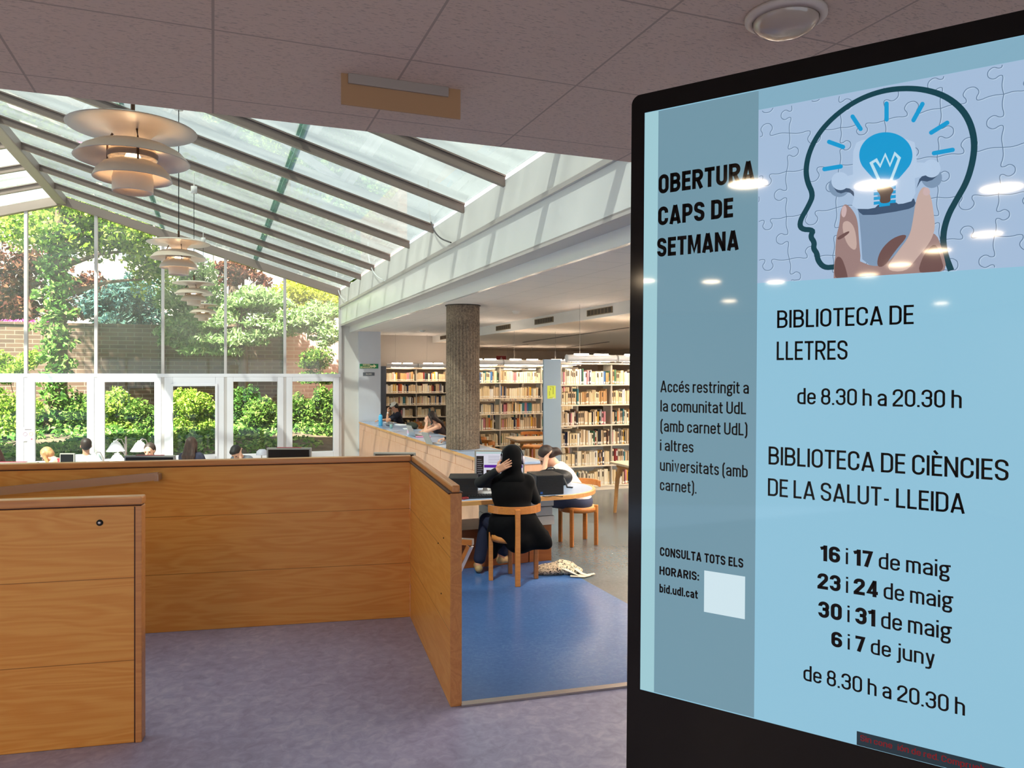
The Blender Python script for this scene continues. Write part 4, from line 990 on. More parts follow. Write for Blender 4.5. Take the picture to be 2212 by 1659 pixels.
# small table behind, and another at the right edge
def table(label, x, y, rz, wx, wy):
    t = thing('reading_table', label, 'table', (x, y, ZL), rz)
    MB().prism([(q.x, q.y) for q in rounded([(-wx / 2, -wy / 2, .06), (wx / 2, -wy / 2, .06), (wx / 2, wy / 2, .06), (-wx / 2, wy / 2, .06)], True)], .715, .745).build('tabletop', mat('birch_top', '#dcc3a2', .35, noise=((2, 20, 2), .06, 3)), t)
    MB().bx(-wx / 2 + .1, wx / 2 - .1, -wy / 2 + .06, wy / 2 - .06, .66, .715).build('apron', wood_light, t)
    for sx in (-1, 1):
        for sy in (-1, 1):
            MB().tube([(sx * (wx / 2 - .16), sy * (wy / 2 - .12), .70), (sx * (wx / 2 - .10), sy * (wy / 2 - .09), .5), (sx * (wx / 2 - .07), sy * (wy / 2 - .07), 0)], [.055, .032, .024], 8).build('leg', wood_light, t)
    return t
p = at(1163, 943, 15.55); table('small pale wooden table standing in front of the middle bookcase', p.x, p.y, -.06, 1.2, .8)
p = at(1400, 985, 11.0); table('pale wooden table just showing at the black edge of the kiosk', p.x + .02, p.y, 0, .9, .8)

# ------------------------------------------------------------------ bookcases and books
shelf_m = mat('shelf_cream', '#d6c9b4', .45); upright_m = mat('shelf_grey', '#a39a8c', .5)
LV = [1.45, 1.10, .745, .39, .035, -.32]
BOOK_COLS = ['cream'] * 8 + ['ivory'] * 6 + ['beige'] * 3 + ['white'] * 2 + ['ivory', 'white', 'tan', 'tan', 'beige', 'beige', 'black', 'black', 'dark blue', 'brown', 'red', 'orange', 'yellow', 'green', 'blue', 'grey', 'pink', 'teal']
HEXC = {'cream': '#dcc69c', 'ivory': '#e2d6bc', 'white': '#e4e0da', 'tan': '#b98f5e', 'beige': '#c9b08c', 'black': '#141213', 'dark blue': '#1d2440', 'brown': '#5a3522', 'red': '#7e1f1c', 'orange': '#c8662e', 'yellow': '#d8a62e', 'green': '#3a6a4a', 'blue': '#2f5f94', 'grey': '#8a8782', 'pink': '#c07a80', 'teal': '#2d7078'}
pages_m = mat('book_pages', '#cfc3ac', .9); sticker_m = mat('book_sticker', '#e6e0d4', .6)
proto = {}
def bookmesh(cname, k):
    key = (cname, k)
    if key not in proto:
        mb = MB()      # unit book: width x, depth y (spine at y=0), height z
        e = .09
        pf = [(0, .06), (.12, .015), (.35, 0), (.65, 0), (.88, .015), (1, .06), (1, 1), (1 - e, 1), (1 - e, .12), (e, .12), (e, 1), (0, 1)]
        mb.prism([(x - .5, y) for x, y in pf], 0, 1, 0)
        mb.bx(-.5 + e, .5 - e, .12, .97, .02, .97, mi=1)
        z = .06 if k == 0 else .11
        mb.prism([(x - .5, y - .012) for x, y in pf[1:5]] + [(.38, .012), (-.38, .012)], z, z + .14, 2)
        if k == 1: mb.prism([(-.30, -.010), (.30, -.010), (.3, .002), (-.3, .002)], .55, .88, 2 if cname in ('black', 'dark blue', 'brown', 'red') else 3)
        o = mb.build('book', [mat('book_' + cname.replace(' ', '_'), HEXC[cname], .55), pages_m, sticker_m, mat('title_dark', '#3a2c22', .6)])
        me = o.data; bpy.data.objects.remove(o); proto[key] = me
    return proto[key]
ORD = lambda i: '%d%s' % (i, 'th' if 10 < i % 100 < 14 else {1: 'st', 2: 'nd', 3: 'rd'}.get(i % 10, 'th'))
SH = ['top', 'second', 'third', 'fourth', 'fifth', 'lowest']
stuff = {}
def stuff_book(cname, M):
    mb = stuff.setdefault('books', (MB(), []))
    if cname not in mb[1]: mb[1].append(cname)
    me = bookmesh(cname, 0); k = len(mb[0].v)
    base = 3 * mb[1].index(cname)
    mb[0].v += [tuple(M @ v.co) for v in me.vertices]; mb[0].f += [tuple(i + k for i in p.vertices) for p in me.polygons]
    mb[0].m += [base + p.material_index for p in me.polygons]; mb[0].sm += [False] * len(me.polygons)
def bookcase(label, word, x0, x1, yf, mods, end=None, rows=range(6), indiv=lambda r, m, x: False, seed=0, lamps=True, back=None):
    t = thing('bookcase', label, 'bookcase', ((x0 + x1) / 2, yf, ZL)); g = random.Random(seed); dep = .30
    for r, z in enumerate(LV):
        b_ = MB().bx(x0, x1, yf, yf + dep, z - .022, z, .003).build('shelf', shelf_m, t, True)
    for x in mods: MB().bx(x - .015, x + .015, yf + .015, yf + dep, ZL, 1.80).build('upright', upright_m, t, True)
    MB().bx(x0, x1, yf + .01, yf + dep, ZL, -.345).build('plinth', shelf_m, t, True)
    MB().bx(x0, x1, yf - .02, yf + dep, 1.80, 1.825, .004).build('top_board', shelf_m, t, True)
    if back: MB().bx(x0, x1, yf + dep, yf + dep + .02, ZL, 1.80).build('back_panel', mat('back_' + word, back, .8), t, True)
    if end: MB().bx(end[0], end[1], yf - .145, yf - .10, ZL, 1.88, .006).build('end_panel', mat('panel_blue', '#8fa3b2', .42) if word != 'far' else mat('panel_slate', '#4d5664', .5), t, True)
    for r in rows:
        z = LV[r]; cnt = 0
        for mi in range(len(mods) - 1):
            x = mods[mi] + .02; xe = mods[mi + 1] - .02; run = 0; cname = 'cream'
            fill = xe - (0 if g.random() < .5 else g.uniform(.03, .16))
            while x < fill - .02:
                if run <= 0:
                    cname = g.choice(BOOK_COLS); run = g.choice((1, 1, 1, 2, 2, 3, 5)) if cname in ('cream', 'ivory', 'tan', 'beige') else g.choice((1, 1, 2)); hh = g.uniform(.20, .275); ww = g.uniform(.018, .04)
                run -= 1
                wd_ = min(max(.014, ww * g.uniform(.85, 1.15)), fill - x); h_ = min(hh * g.uniform(.97, 1.03), .30); d_ = g.uniform(.16, .21)
                lean = 0
                M = Matrix.Translation((x + wd_ / 2, yf + .02 + g.uniform(0, .03), z + .001)) @ Matrix.Rotation(lean, 4, 'Y') @ Matrix.Diagonal((wd_ * .96, d_, h_, 1))
                if indiv(r, mi, x):
                    cnt += 1
                    o = bpy.data.objects.new('book', bookmesh(cname, g.choice((0, 0, 1)))); COL.objects.link(o); o.matrix_basis = M
                    tag(o, '%s book, %s from left on the %s shelf of the %s bookcase' % (cname, ORD(cnt), SH[r], word), 'book', 'books on the %s shelf of the %s bookcase' % (SH[r], word))
                else: stuff_book(cname, M)
                x += wd_ + .0008
    if lamps:
        for i in range(len(mods) - 1):
            a, b2 = mods[i] + .02, mods[i + 1] - .02
            l = thing('shelf_lamp', 'white tube lamp over the %s bookcase, %s from its left end' % (word, ORD(i + 1)), 'lamp', ((a + b2) / 2, yf - .16, 1.9), 0, 'tube lamps over the bookcases')
            Ry = Matrix.Rotation(math.pi / 2, 3, 'Y')
            hood = MB(); n_ = 14
            vs = []
            for xx in (a, b2):
                for k in range(n_ + 1):
                    an = math.radians(-60 + 300 * k / n_) ; vs.append((xx, yf - .16 + .062 * math.cos(an), 1.9 + .062 * math.sin(an)))
            hood.add(vs, [(k, k + 1, k + 2 + n_, k + 1 + n_) for k in range(n_)], 0, True)
            hood.build('hood', white_gloss, l, True)
            for xx in (a, b2): MB().lathe([(.0001, -.004), (.066, -.004), (.068, 0), (.066, .004), (.0001, .004)], (xx, yf - .16, 1.9), 20, R=Ry).build('end_cap', white_gloss, l, True)
            MB().tube([(a + .12, yf - .165, 1.868), (b2 - .12, yf - .165, 1.868)], .026, 10).build('tube', tube_glow, l, True)
            for xx in (a + .28, b2 - .28): MB().box((xx, yf - .16, 1.972), (.26, .05, .016), None, .004).build('uplight', mat('uplight_glow', '#fff8ea', .5, emit='#fff0dc', es=15), l, True)
            for xx in (a + .2, b2 - .2): MB().bar((xx, yf - .14, 1.945), (xx, yf + .05, 1.826), .02, .012).build('bracket', white_gloss, l, True)
            MB().tube([(a + .25, yf - .16, 1.962), (a + .25, yf - .16, (ZR if a < 6.2 else 2.615))], .003, 4).build('wire', mat('wire_grey', '#8d8680', .5), l, True)
    return t
xr0 = onY(1213, 900, 11.9).x
mods_r = [xr0, onY(1322, 900, 11.9).x, onY(1322, 900, 11.9).x + .9, onY(1322, 900, 11.9).x + 1.8]
pe = onY(1175, 900, 11.75).x, onY(1212, 900, 11.75).x
bookcase('nearest cream metal bookcase, between the blue end panel and the kiosk', 'nearest', xr0 - .02, mods_r[-1], 11.9, mods_r, (pe[0], pe[1]), indiv=lambda r, m, x: x < onY(1356, 900, 11.9).x, seed=3)
xm0, xm1 = onY(1005, 900, 16.1).x, onY(1215, 900, 16.1).x
mm = onY(1081, 880, 16.1).x, onY(1170, 880, 16.1).x
bookcase('middle cream metal bookcase behind the small table, right of the concrete column', 'middle', xm0, xm1 + .25, 16.1, [mm[0] - .93, mm[0], mm[1], mm[1] + .93], indiv=lambda r, m, x: r < 1 and onY(1037, 900, 16.1).x < x < onY(1173, 900, 16.1).x, seed=8)
xl0 = onY(832, 850, 22.0).x
ml = onY(900, 850, 22.0).x
bookcase('farthest bookcase against the grey wall, behind the man in the cap', 'far', xl0, ml + 1.9, 22.0, [xl0, ml, ml + .92, ml + 1.85], (xl0 - .16, xl0), indiv=lambda r, m, x: False, seed=15, back='#8a7f70')

bookcase('cream bookcase added out of sight behind the middle one to carry lamps', 'added hindmost', 8.2, 11.9, 24.6, [8.22, 9.13, 10.05, 10.97, 11.88], rows=range(0, 6, 2), seed=21)  # extra bookcase, added out of sight so its lamps brighten the far wall

# ------------------------------------------------------------------ people
SKIN = mat('skin', '#c58f72', .55); SKIN2 = mat('skin_light', '#d8a68c', .55); EYE_M = mat('eye_dark', '#1b1412', .2); LIP = mat('lips', '#9a4f48', .5)
def elbow(s, w_, hint, l1=.285, l2=.255):
    s, w_, hint = Vector(s), Vector(w_), Vector(hint); d = w_ - s; D = min(d.length, (l1 + l2) * .995); u = d.normalized()
    a = (l1 * l1 - l2 * l2 + D * D) / (2 * D); hgt = math.sqrt(max(l1 * l1 - a * a, 0))
    p = hint - u * hint.dot(u); p.normalize()
    return s + u * a + p * hgt
def hand(wr, d, nrm, side, curl=.35, spread=.06):
    """palm, four jointed fingers and a thumb; nrm points out of the palm, side is the thumb's side"""
    wr, d, nrm = Vector(wr), Vector(d).normalized(), Vector(nrm); nrm = (nrm - d * nrm.dot(d)).normalized()
    s = d.cross(nrm).normalized()
    if s.dot(Vector(side)) < 0: s = -s
    R = Matrix((s, d, nrm)).transposed(); out = [(rbox(wr + d * .052, (.036, .046, .013), .012, R), .015)]
    for i, Lf in enumerate((.068, .077, .072, .056)):
        b_ = wr + d * .094 + s * (.028 - .0187 * i); dd = (d + s * (spread * (1.5 - i))).normalized()
        c1 = b_ + (dd * math.cos(curl * .5) + nrm * math.sin(curl * .5)) * Lf * .5
        c2 = c1 + (dd * math.cos(curl * 1.5) + nrm * math.sin(curl * 1.5)) * Lf * .5
        out += [(cap(b_, c1, .0095, .0085), .005), (cap(c1, c2, .0085, .007), .004)]
    t0 = wr + d * .03 + s * .032; t1 = t0 + (d * .55 + s * .7 + nrm * .25).normalized() * .036; t2 = t1 + (d * .85 + s * .3 + nrm * .3).normalized() * .03
    return out + [(cap(t0, t1, .0125, .0105), .01), (cap(t1, t2, .010, .0085), .005)]
def person(label, loc, yaw, lean=.15, hp=.1, hy=0., roll=0., arms=None, legs=None, top='#20232c', trousers='#2a3348', sleeve='short', skin=SKIN, hair='#2a1d16', hairstyle='short', h=.011, pz=.52, shoes='#3a332c', extra=None):
    t = thing('person', label, 'person', loc, yaw)
    P = Vector((0, -.03, pz)); ax = Vector((0, math.sin(lean), math.cos(lean))); bk_ = Vector((0, -math.cos(lean), math.sin(lean)))
    Ch = P + ax * .27 ; Sh = P + ax * .445; Nb = P + ax * .48
    nd = Vector((0, math.sin(lean + hp * .5), math.cos(lean + hp * .5))); Hc = Nb + nd * .185
    fwd = Vector((math.sin(-hy) * 1, math.cos(hy), 0)); pitch = lean * .5 + hp
    fwd = Vector((fwd.x * math.cos(pitch), fwd.y * math.cos(pitch), -math.sin(pitch))); up = Vector((math.sin(roll), 0, math.cos(roll)))
    HR = frame(fwd, up); H = lambda x, y, z: Hc + HR @ Vector((x, y, z))
    Rt = Matrix((Vector((1, 0, 0)), -bk_, ax)).transposed()
    head = [(ell(H(0, -.012, .03), (.076, .096, .088), HR), .02), (ell(H(0, .028, -.04), (.057, .062, .076), HR), .03), (ell(H(0, .066, -.097), (.024, .02, .018), HR), .02),
            (cap(H(0, .090, .008), H(0, .108, -.028), .008, .013), .008), (ell(H(.079, -.005, -.012), (.010, .018, .031), HR), .006), (ell(H(-.079, -.005, -.012), (.010, .018, .031), HR), .006),
            (cap(H(-.036, .080, .022), H(.036, .080, .022), .012), .012), (ell(H(0, .088, -.062), (.024, .012, .012), HR), .008)]
    sk_ = [(ell(P, (.165, .12, .13)), .05), (ell(P + ax * .14, (.135, .10, .15), Rt), .06), (ell(Ch + ax * .05, (.155, .105, .17), Rt), .06), (cap(Sh + Vector((-.12, 0, 0)), Sh + Vector((.12, 0, 0)), .065), .05),
           (cap(Nb - ax * .03, Hc + HR @ Vector((0, -.02, -.05)), .056, .05), .03)] + head
    arms = arms or {}; shirt = []; S = {}
    for sd_, key in ((-1, 'L'), (1, 'R')):
        s_ = Sh + Vector((sd_ * .165, 0, -.01)); a_ = arms.get(key, {})
        wr = Vector(a_.get('w', (sd_ * .16, .34, pz + .26))); el_ = Vector(a_['e']) if 'e' in a_ else elbow(s_, wr, a_.get('hint', (sd_ * .6, -.2, -1)))
        S[key] = (s_, el_, wr)
        sk_ += [(cap(s_, el_, .047, .036), .03), (cap(el_, wr, .038, .025), .015)]
        sk_ += hand(wr, a_.get('d', (wr - el_)), a_.get('n', (0, 0, -1)), a_.get('s', (-sd_, .3, 0)), a_.get('curl', .4))
        q = {'short': .62, 'none': 0, 'long': 1}[sleeve]
        if q: shirt.append((cap(s_, s_.lerp(el_, q), .060, .052 if q < 1 else .048), .03))
        if sleeve == 'long': shirt.append((cap(el_, el_.lerp(wr, .93), .05, .037), .02))
    lg = legs or {}; tr = [(ell(P + Vector((0, .0, -.02)), (.18, .135, .13)), .05)]; sh = []
    for sd_, key in ((-1, 'L'), (1, 'R')):
        hip = P + Vector((sd_ * .09, .02, -.02)); kn = Vector(lg.get(key + 'k', (sd_ * .12, .44, .52))); an = Vector(lg.get(key + 'a', (sd_ * .12, .42, .08)))
        fd = Vector(lg.get(key + 'f', (0, 1, 0))).normalized()
        sk_ += [(cap(hip, kn, .08, .055), .04), (cap(kn, an, .055, .036), .02), (cap(an + Vector((0, 0, -.03)), an + fd * .15 + Vector((0, 0, -.05)), .035, .028), .02)]
        tr += [(cap(hip, kn, .092, .068), .04), (cap(kn, an + (kn - an).normalized() * .06, .068, .062), .02)]
        sh += [(cap(an + Vector((0, 0, -.038)) - fd * .02, an + fd * .16 + Vector((0, 0, -.048)), .040, .034), .02)]
    solid(sk_, h, 'body', skin, t, cuts=[(ell(H(x, .097, -.002), (.015, .013, .010), HR), .004) for x in (-.033, .033)])
    e_ = MB()
    for i, x in enumerate((-.033, .033)): MB().lathe([(.0001, .011), (.008, .008), (.011, 0), (.008, -.008), (.0001, -.011)], H(x, .081, -.002), 10).build('eye', EYE_M, t)
    MB().lathe([(.0001, .004), (.02, .002), (.022, 0), (.02, -.003), (.0001, -.005)], H(0, .096, -.062), 12, R=HR @ Matrix.Rotation(math.pi / 2, 3, 'X') if False else HR, sy=.35).build('mouth', LIP, t)
    sr = {'none': .10}.get(sleeve, 0)
    shirt += [(ell(P + ax * .02, (.178, .135, .10)), .05), (ell(P + ax * .14, (.150, .118, .16), Rt), .06), (ell(Ch + ax * .05, (.172, .122, .175), Rt), .06)]
    shirt.append((cap(Sh + Vector((-.13 + sr * .6, 0, 0)), Sh + Vector((.13 - sr * .6, 0, 0)), .078 - sr * .2), .05))
    solid(shirt, h, 'top', mat('cloth_' + top, top, .85, noise=(14, .22, 3)), t, cuts=[(ell(Nb + ax * .035 + Vector((0, .02, 0)), (.066, .062, .05), Rt), .01)])
    solid(tr, h * 1.2, 'trousers', mat('cloth_' + trousers, trousers, .85), t)
    solid(sh, h, 'shoes', mat('shoe_' + shoes, shoes, .6), t)
    hm = mat('hair_' + hair, hair, .55, noise=((40, 40, 6), .4, 4))
    hp_ = [(ell(H(0, -.024, .042), (.086, .098, .09), HR), .02)]; cut = [(ell(H(0, .10, -.045), (.075, .085, .10), HR), .015)]
    if hairstyle == 'short': hp_ += [(ell(H(0, -.062, -.01), (.074, .055, .062), HR), .03), (ell(H(0, .045, .088), (.062, .05, .035), HR), .03)]
    if hairstyle == 'bun': hp_ += [(ell(H(0, -.055, 0), (.078, .06, .07), HR), .03), (ell(H(.0, -.120, -.03), (.050, .052, .052), HR), .03), (cap(H(.0, -.14, -.05), H(.01, -.15, -.09), .034, .018), .03)]
    if hairstyle == 'back': hp_ += [(ell(H(0, -.055, 0), (.08, .06, .07), HR), .03), (cap(H(.05, -.08, -.03), H(.07, -.05, -.16), .035, .025), .02)]
    if hairstyle == 'long':
        hp_ += [(ell(H(0, -.06, -.02), (.084, .055, .08), HR), .03)]
        for sx in (-1, 0, 1): hp_ += [(cap(H(sx * .055, -.055 - .02 * (sx == 0), -.03), Nb + bk_ * .105 + Vector((sx * .075, 0, 0)) - ax * .02, .042, .04), .03), (cap(Nb + bk_ * .105 + Vector((sx * .075, 0, 0)) - ax * .02, Nb + bk_ * .125 + Vector((sx * .07, 0, 0)) - ax * .26, .040, .02), .03)]
        for sx in (-1, 1): hp_ += [(cap(H(sx * .074, .015, .02), H(sx * .082, .0, -.13), .022, .02), .02)]
    if hairstyle == 'fallen':
        hp_ += [(ell(H(0, -.06, -.01), (.086, .06, .08), HR), .03)]
        for sx in (-1, 1): hp_ += [(cap(H(sx * .072, .0, .03), H(sx * .075, .06, -.20), .036, .022), .02)]
    ho = solid(hp_, h, 'hair', hm, t, cuts=cut) if hairstyle != 'none' else None
    return t, H, HR, S, dict(P=P, ax=ax, Nb=Nb, Sh=Sh, Rt=Rt, Hc=Hc, Ch=Ch)

# the woman in black at the computer
loc = W(.0, 7.50, ZL)
body, H, HR, S, J = person('person in a black headscarf and long black coat seen from behind, hand on her head', loc, -TH - .02, lean=.10, hp=.16, hy=-.05, h=.005, skin=SKIN, hairstyle='none', top='#0a0a0d', trousers='#141a36', sleeve='long', shoes='#a98a5c',
    arms={'L': dict(e=(-.315, -.02, .955), w=(-.145, -.130, 1.085), d=(.80, -.17, .50), n=(.25, 1, -.1), s=(-.3, .2, 1), curl=.02), 'R': dict(w=(.10, .42, .80), hint=(.7, -.1, -.8), d=(-.2, 1, 0))},
    legs={'Lk': (-.27, .34, .52), 'La': (-.345, .26, .085), 'Lf': (-.15, .8, 0), 'Rk': (.05, .42, .53), 'Ra': (-.12, .34, .15), 'Rf': (.35, .8, -.1)})
bc = mat('coat_black', '#060507', .85, spec=.12, noise=(9, .5, 3))
solid([(ell(H(0, -.02, .03), (.096, .114, .104), HR), .03), (ell(H(0, -.05, -.05), (.092, .085, .10), HR), .04), (cap(H(0, -.045, -.09), J['Nb'] + Vector((0, -.03, .0)), .085, .105), .05), (cap(J['Nb'] + Vector((-.07, -.05, -.03)), J['Nb'] + Vector((.07, -.05, -.03)), .075), .05)], .008, 'headscarf', mat('scarf_black', '#040406', .9, spec=.12), body, cuts=[(ell(H(0, .125, -.03), (.06, .05, .085), HR), .01)])
solid([(ell(J['P'] + Vector((0, -.03, .06)), (.205, .155, .20)), .06), (cap((.0, -.10, .56), (.08, -.13, .42), .16, .13), .06), (cap((.10, -.09, .62), (.31, -.10, .42), .13, .07), .08), (cap((.02, -.12, .40), (.35, -.09, .36), .075, .035), .07), (cap((.14, -.02, .52), (.30, .06, .42), .11, .07), .06), (cap((-.12, .02, .56), (-.16, .08, .36), .11, .08), .06), (cap((-.17, .02, .45), (-.19, .02, .24), .075, .045), .05), (ell(J['Ch'] + Vector((0, -.02, .05)), (.20, .145, .19)), .06), (cap(J['Sh'] + Vector((-.14, -.01, -.01)), J['Sh'] + Vector((.14, -.01, -.01)), .085), .05)], .01, 'coat', bc, body)
MB().lathe([(.028, -.006), (.031, 0), (.028, .006)], S['L'][2] + (S['L'][1] - S['L'][2]).normalized() * .02, 14, R=frame((S['L'][1] - S['L'][2]).cross(Vector((0, 0, 1))), (S['L'][1] - S['L'][2]))).build('bracelet', mat('bracelet', '#c9a86a', .3, .8), body)
hd = thing('headphones', 'white and pink striped headphones worn over the black headscarf', 'headphones', loc, -TH - .02)
for sx in (-1, 1):
    c0 = H(sx * .105, -.005, -.012); Rc = HR @ Matrix.Rotation(math.pi / 2, 3, 'Y')
    MB().lathe([(.0001, -.018), (.036, -.018), (.042, -.008), (.042, .008), (.036, .018), (.0001, .018)], c0, 22, R=Rc).build('ear_cup', mat('phone_white', '#cfc0cc', .4), hd)
    MB().lathe([(.043, -.005), (.045, 0), (.043, .005)], c0, 22, R=Rc).build('ear_ring', mat('phone_dark', '#2a1430', .4), hd)
MB().tube([H(.108 * math.cos(a), -.01, .02 + .118 * math.sin(a)) for a in [math.pi * k / 16 for k in range(17)]], .008, 8).build('band', mat('phone_band', '#151018', .5), hd)

# the person in white
loc = W(.80, 9.12, ZL)
yw = math.pi / 2 - TH - .12
body, H, HR, S, J = person('person in a white T-shirt leaning on the desk, forehead resting on one hand', loc, yw, lean=.62, hp=.45, h=.006, skin=SKIN2, hair='#2a1812', hairstyle='bun', top='#d8cfcc', trousers='#39415a',
    arms={'L': dict(e=(-.19, .42, .80), w=(-.085, .385, 1.02), d=(.5, -.1, .55), n=(.6, -.6, .2), s=(0, -.2, 1), curl=.4), 'R': dict(e=(.17, .36, .79), w=(.06, .58, .81), d=(-.25, 1, .05), n=(0, 0, -1), curl=.9)})
Q = body.matrix_basis
p = Q @ Vector((.035, .70, .835))
tag(MB().tube([p, p + Vector((-.03, .02, .055))], .009, 8).build('highlighter_pen', mat('highlighter', '#d9d23a', .4)), 'yellow highlighter pen held in the hand of the person in white', 'pen')

# people at the counter
cy_ = 0.0
def counter_person(px, yc, label, **k):
    k.setdefault('h', .008)
    q = W((px - CX) / F * yc, yc, ZL)
    return person(label, (4.72, q.y, ZL), math.pi / 2, **k)
body, H, HR, S, J = counter_person(862, 20.75, 'person in a white cap and navy T-shirt at the far end of the counter', lean=.22, hp=.35, hy=-.35, top='#171a2c', hair='#1a1412', hairstyle='short', skin=SKIN,
    arms={'L': dict(e=(-.19, .38, .80), w=(-.06, .33, 1.02), d=(.2, -.05, 1), n=(.3, -1, .2), s=(0, 0, 1), curl=.8), 'R': dict(w=(.18, .50, .79), hint=(.8, -.2, -.4))})
solid([(ell(H(0, -.012, .055), (.092, .108, .082), HR), .02)], .009, 'cap', mat('cap_white', '#d6cfc4', .8), body, cuts=[(rbox(H(0, 0, -.05), (.2, .2, .07), .01, HR), .01)])
solid([(rbox(H(0, .125, .028), (.062, .05, .006), .006, HR), .01)], .006, 'cap_peak', mat('cap_peak', '#23252f', .7), body)
MB().lathe([(.029, -.012), (.031, 0), (.029, .012)], S['L'][2] + (S['L'][1] - S['L'][2]).normalized() * .03, 14, R=frame((S['L'][1] - S['L'][2]).cross(Vector((0, 1, 0))), (S['L'][1] - S['L'][2]))).build('wristwatch', white_gloss, body)
def glasses(H, HR, parent):
    for x in (-.034, .034):
        MB().lathe([(.021, -.002), (.023, 0), (.021, .002)], H(x, .108, -.004), 14, R=HR @ Matrix.Rotation(math.pi / 2, 3, 'X')).build('spectacle_rim', mat('rim_black', '#15110f', .3), parent)
        MB().tube([H(x * 1.65, .10, .0), H(x * 2.4, .01, .0)], .002, 5).build('spectacle_arm', mat('rim_black'), parent)
glasses(H, HR, body)
body, H, HR, S, J = counter_person(952, 16.7, 'person with long dark hair and glasses leaning on the counter, cheek on hand', lean=.48, hp=.15, hy=-.55, roll=.1, top='#2b1e22', sleeve='none', hair='#2b1c17', hairstyle='long', skin=SKIN2, trousers='#26262c',
    arms={'L': dict(e=(-.20, .50, .79), w=(-.09, .42, .98), d=(.25, .1, 1), n=(.6, -.8, .1), s=(0, .3, .5), curl=.6), 'R': dict(e=(.22, .40, .80), w=(.0, .50, .80), d=(-1, .2, 0), n=(0, 0, -1), curl=.3)})
glasses(H, HR, body)
body, H, HR, S, J = counter_person(1012, 14.6, 'person in black sitting mostly hidden behind the concrete column', lean=.30, hp=.3, top='#0b0b0d', sleeve='long', hair='#1c1412', hairstyle='short', skin=SKIN2,
    arms={'L': dict(w=(-.16, .62, .80), hint=(-.8, -.2, -.6), d=(.2, 1, -.1), curl=.7), 'R': dict(w=(.16, .60, .80), hint=(.8, -.2, -.6), d=(-.2, 1, -.1), curl=.7)})

# people in the glazed hall
def hall(px, yc, yaw, label, **k):
    k.setdefault('h', .009)
    q = W((px - CX) / F * yc, yc, ZA)
    return person(label, (q.x, q.y, ZA), yaw, **k)
toward = math.pi - TH
hall(160, 13.4, 1.25, 'person with long fair hair bent far forward, bare shoulders and red top', lean=.80, hp=.30, top='#b32d38', pz=.58, sleeve='none', hair='#b98a5a', hairstyle='fallen', skin=SKIN2,
     arms={'L': dict(e=(-.24, .46, .78), w=(-.05, .62, .78), d=(1, .3, 0)), 'R': dict(e=(.24, .46, .78), w=(.05, .66, .78), d=(-1, .3, 0))})
body, H, HR, S, J = hall(186, 13.0, -TH + .55, 'person with short dark hair in a pale grey T-shirt, back to the viewer', lean=.06, hp=-.05, top='#a9b8b2', hair='#2f211b', hairstyle='short', skin=SKIN, pz=.55)
hall(327, 12.6, toward + .1, 'person facing the viewer with hair tied back, hand in front of the mouth', lean=.16, hp=.12, top='#c08a86', sleeve='none', hair='#3a2a22', hairstyle='back', skin=SKIN2,
     arms={'R': dict(e=(.18, .34, .79), w=(.06, .23, .98), d=(-.25, -.1, 1), n=(-.2, -1, 0), s=(-1, 0, .3), curl=.9), 'L': dict(w=(-.1, .38, .78))})
hall(414, 13.3, -TH - .1, 'person with long straight brown hair and a dark blue top, back to the viewer', lean=.05, hp=0, top='#3a3c50', hair='#4a352c', hairstyle='long', skin=SKIN2, pz=.55)
hall(538, 13.9, toward - .3, 'person with black hair bent low so that only the crown shows', lean=.55, hp=.7, top='#8a8f98', hair='#1d1817', hairstyle='short', skin=SKIN2,
     arms={'L': dict(e=(-.18, .40, .79), w=(-.07, .36, .98), d=(.1, -.1, 1), n=(0, -1, 0), s=(1, 0, .3), curl=.7)})
hall(-8, 11.8, toward, 'person with reddish brown hair cut by the left edge of the picture', lean=.1, hp=.2, top='#6a2a34', hair='#4a2a1e', hairstyle='long', skin=SKIN2)

# ------------------------------------------------------------------ things on the counter
def laptop(label, px, py, rz, m='laptop_silver', hexc='#b4b7bb', w_=.33, d_=.23):
    p = onz(px, py, .35); t = thing('laptop', label, 'laptop', (p.x, p.y, .348), rz)
    mm_ = mat(m, hexc, .3, .5)
    MB().box((0, 0, .009), (w_, d_, .016), None, .004).build('base', mm_, t)
    MB().bx(-w_ / 2 + .02, w_ / 2 - .02, -.03, d_ / 2 - .015, .0168, .018).build('keys', black, t)
    Rl = Matrix.Rotation(-.42, 3, 'X')
    c = Vector((0, d_ / 2, .012)) + Rl @ Vector((0, 0, d_ / 2))
    MB().box(c, (w_, .009, d_), Rl, .003).build('lid', mm_, t)
    MB().box(c + Rl @ Vector((0, -.006, .0)), (w_ - .02, .002, d_ - .02), Rl).build('screen', mat('laptop_screen', '#0d0f14', .15), t)
laptop('silver laptop open in front of the man in the cap at the far end', 806, 905, math.pi / 2)
laptop('silver laptop open in front of the long-haired woman', 903, 941, math.pi / 2 + .1)
laptop('pale laptop with its lid tilted back, beside the concrete column', 940, 959, math.pi / 2 + .15, w_=.30)
def bottle(name, label, px, py, r, hgt, prof, m, capm, extra=None):
    p = onz(px, py, .348); t = thing(name, label, 'bottle', (p.x, p.y, .348))
    MB().lathe([(.0001, 0), (r * .9, 0)] + [(r * a, hgt * b_) for a, b_ in prof], n=20).build('body', m, t)
    MB().lathe([(.0001, hgt * 1.0), (r * .45, hgt), (r * .48, hgt * .90), (.0001, hgt * .90)], n=16).build('cap', capm, t)
    if extra: MB().lathe([(r * 1.01, hgt * extra[0]), (r * 1.01, hgt * extra[1])], n=20).build('label_band', extra[2], t)
clearp = mat('clear_plastic', '#dfe9ee', .08, trans=.0, alpha=1); capb = mat('cap_blue', '#2a4fb0', .4)
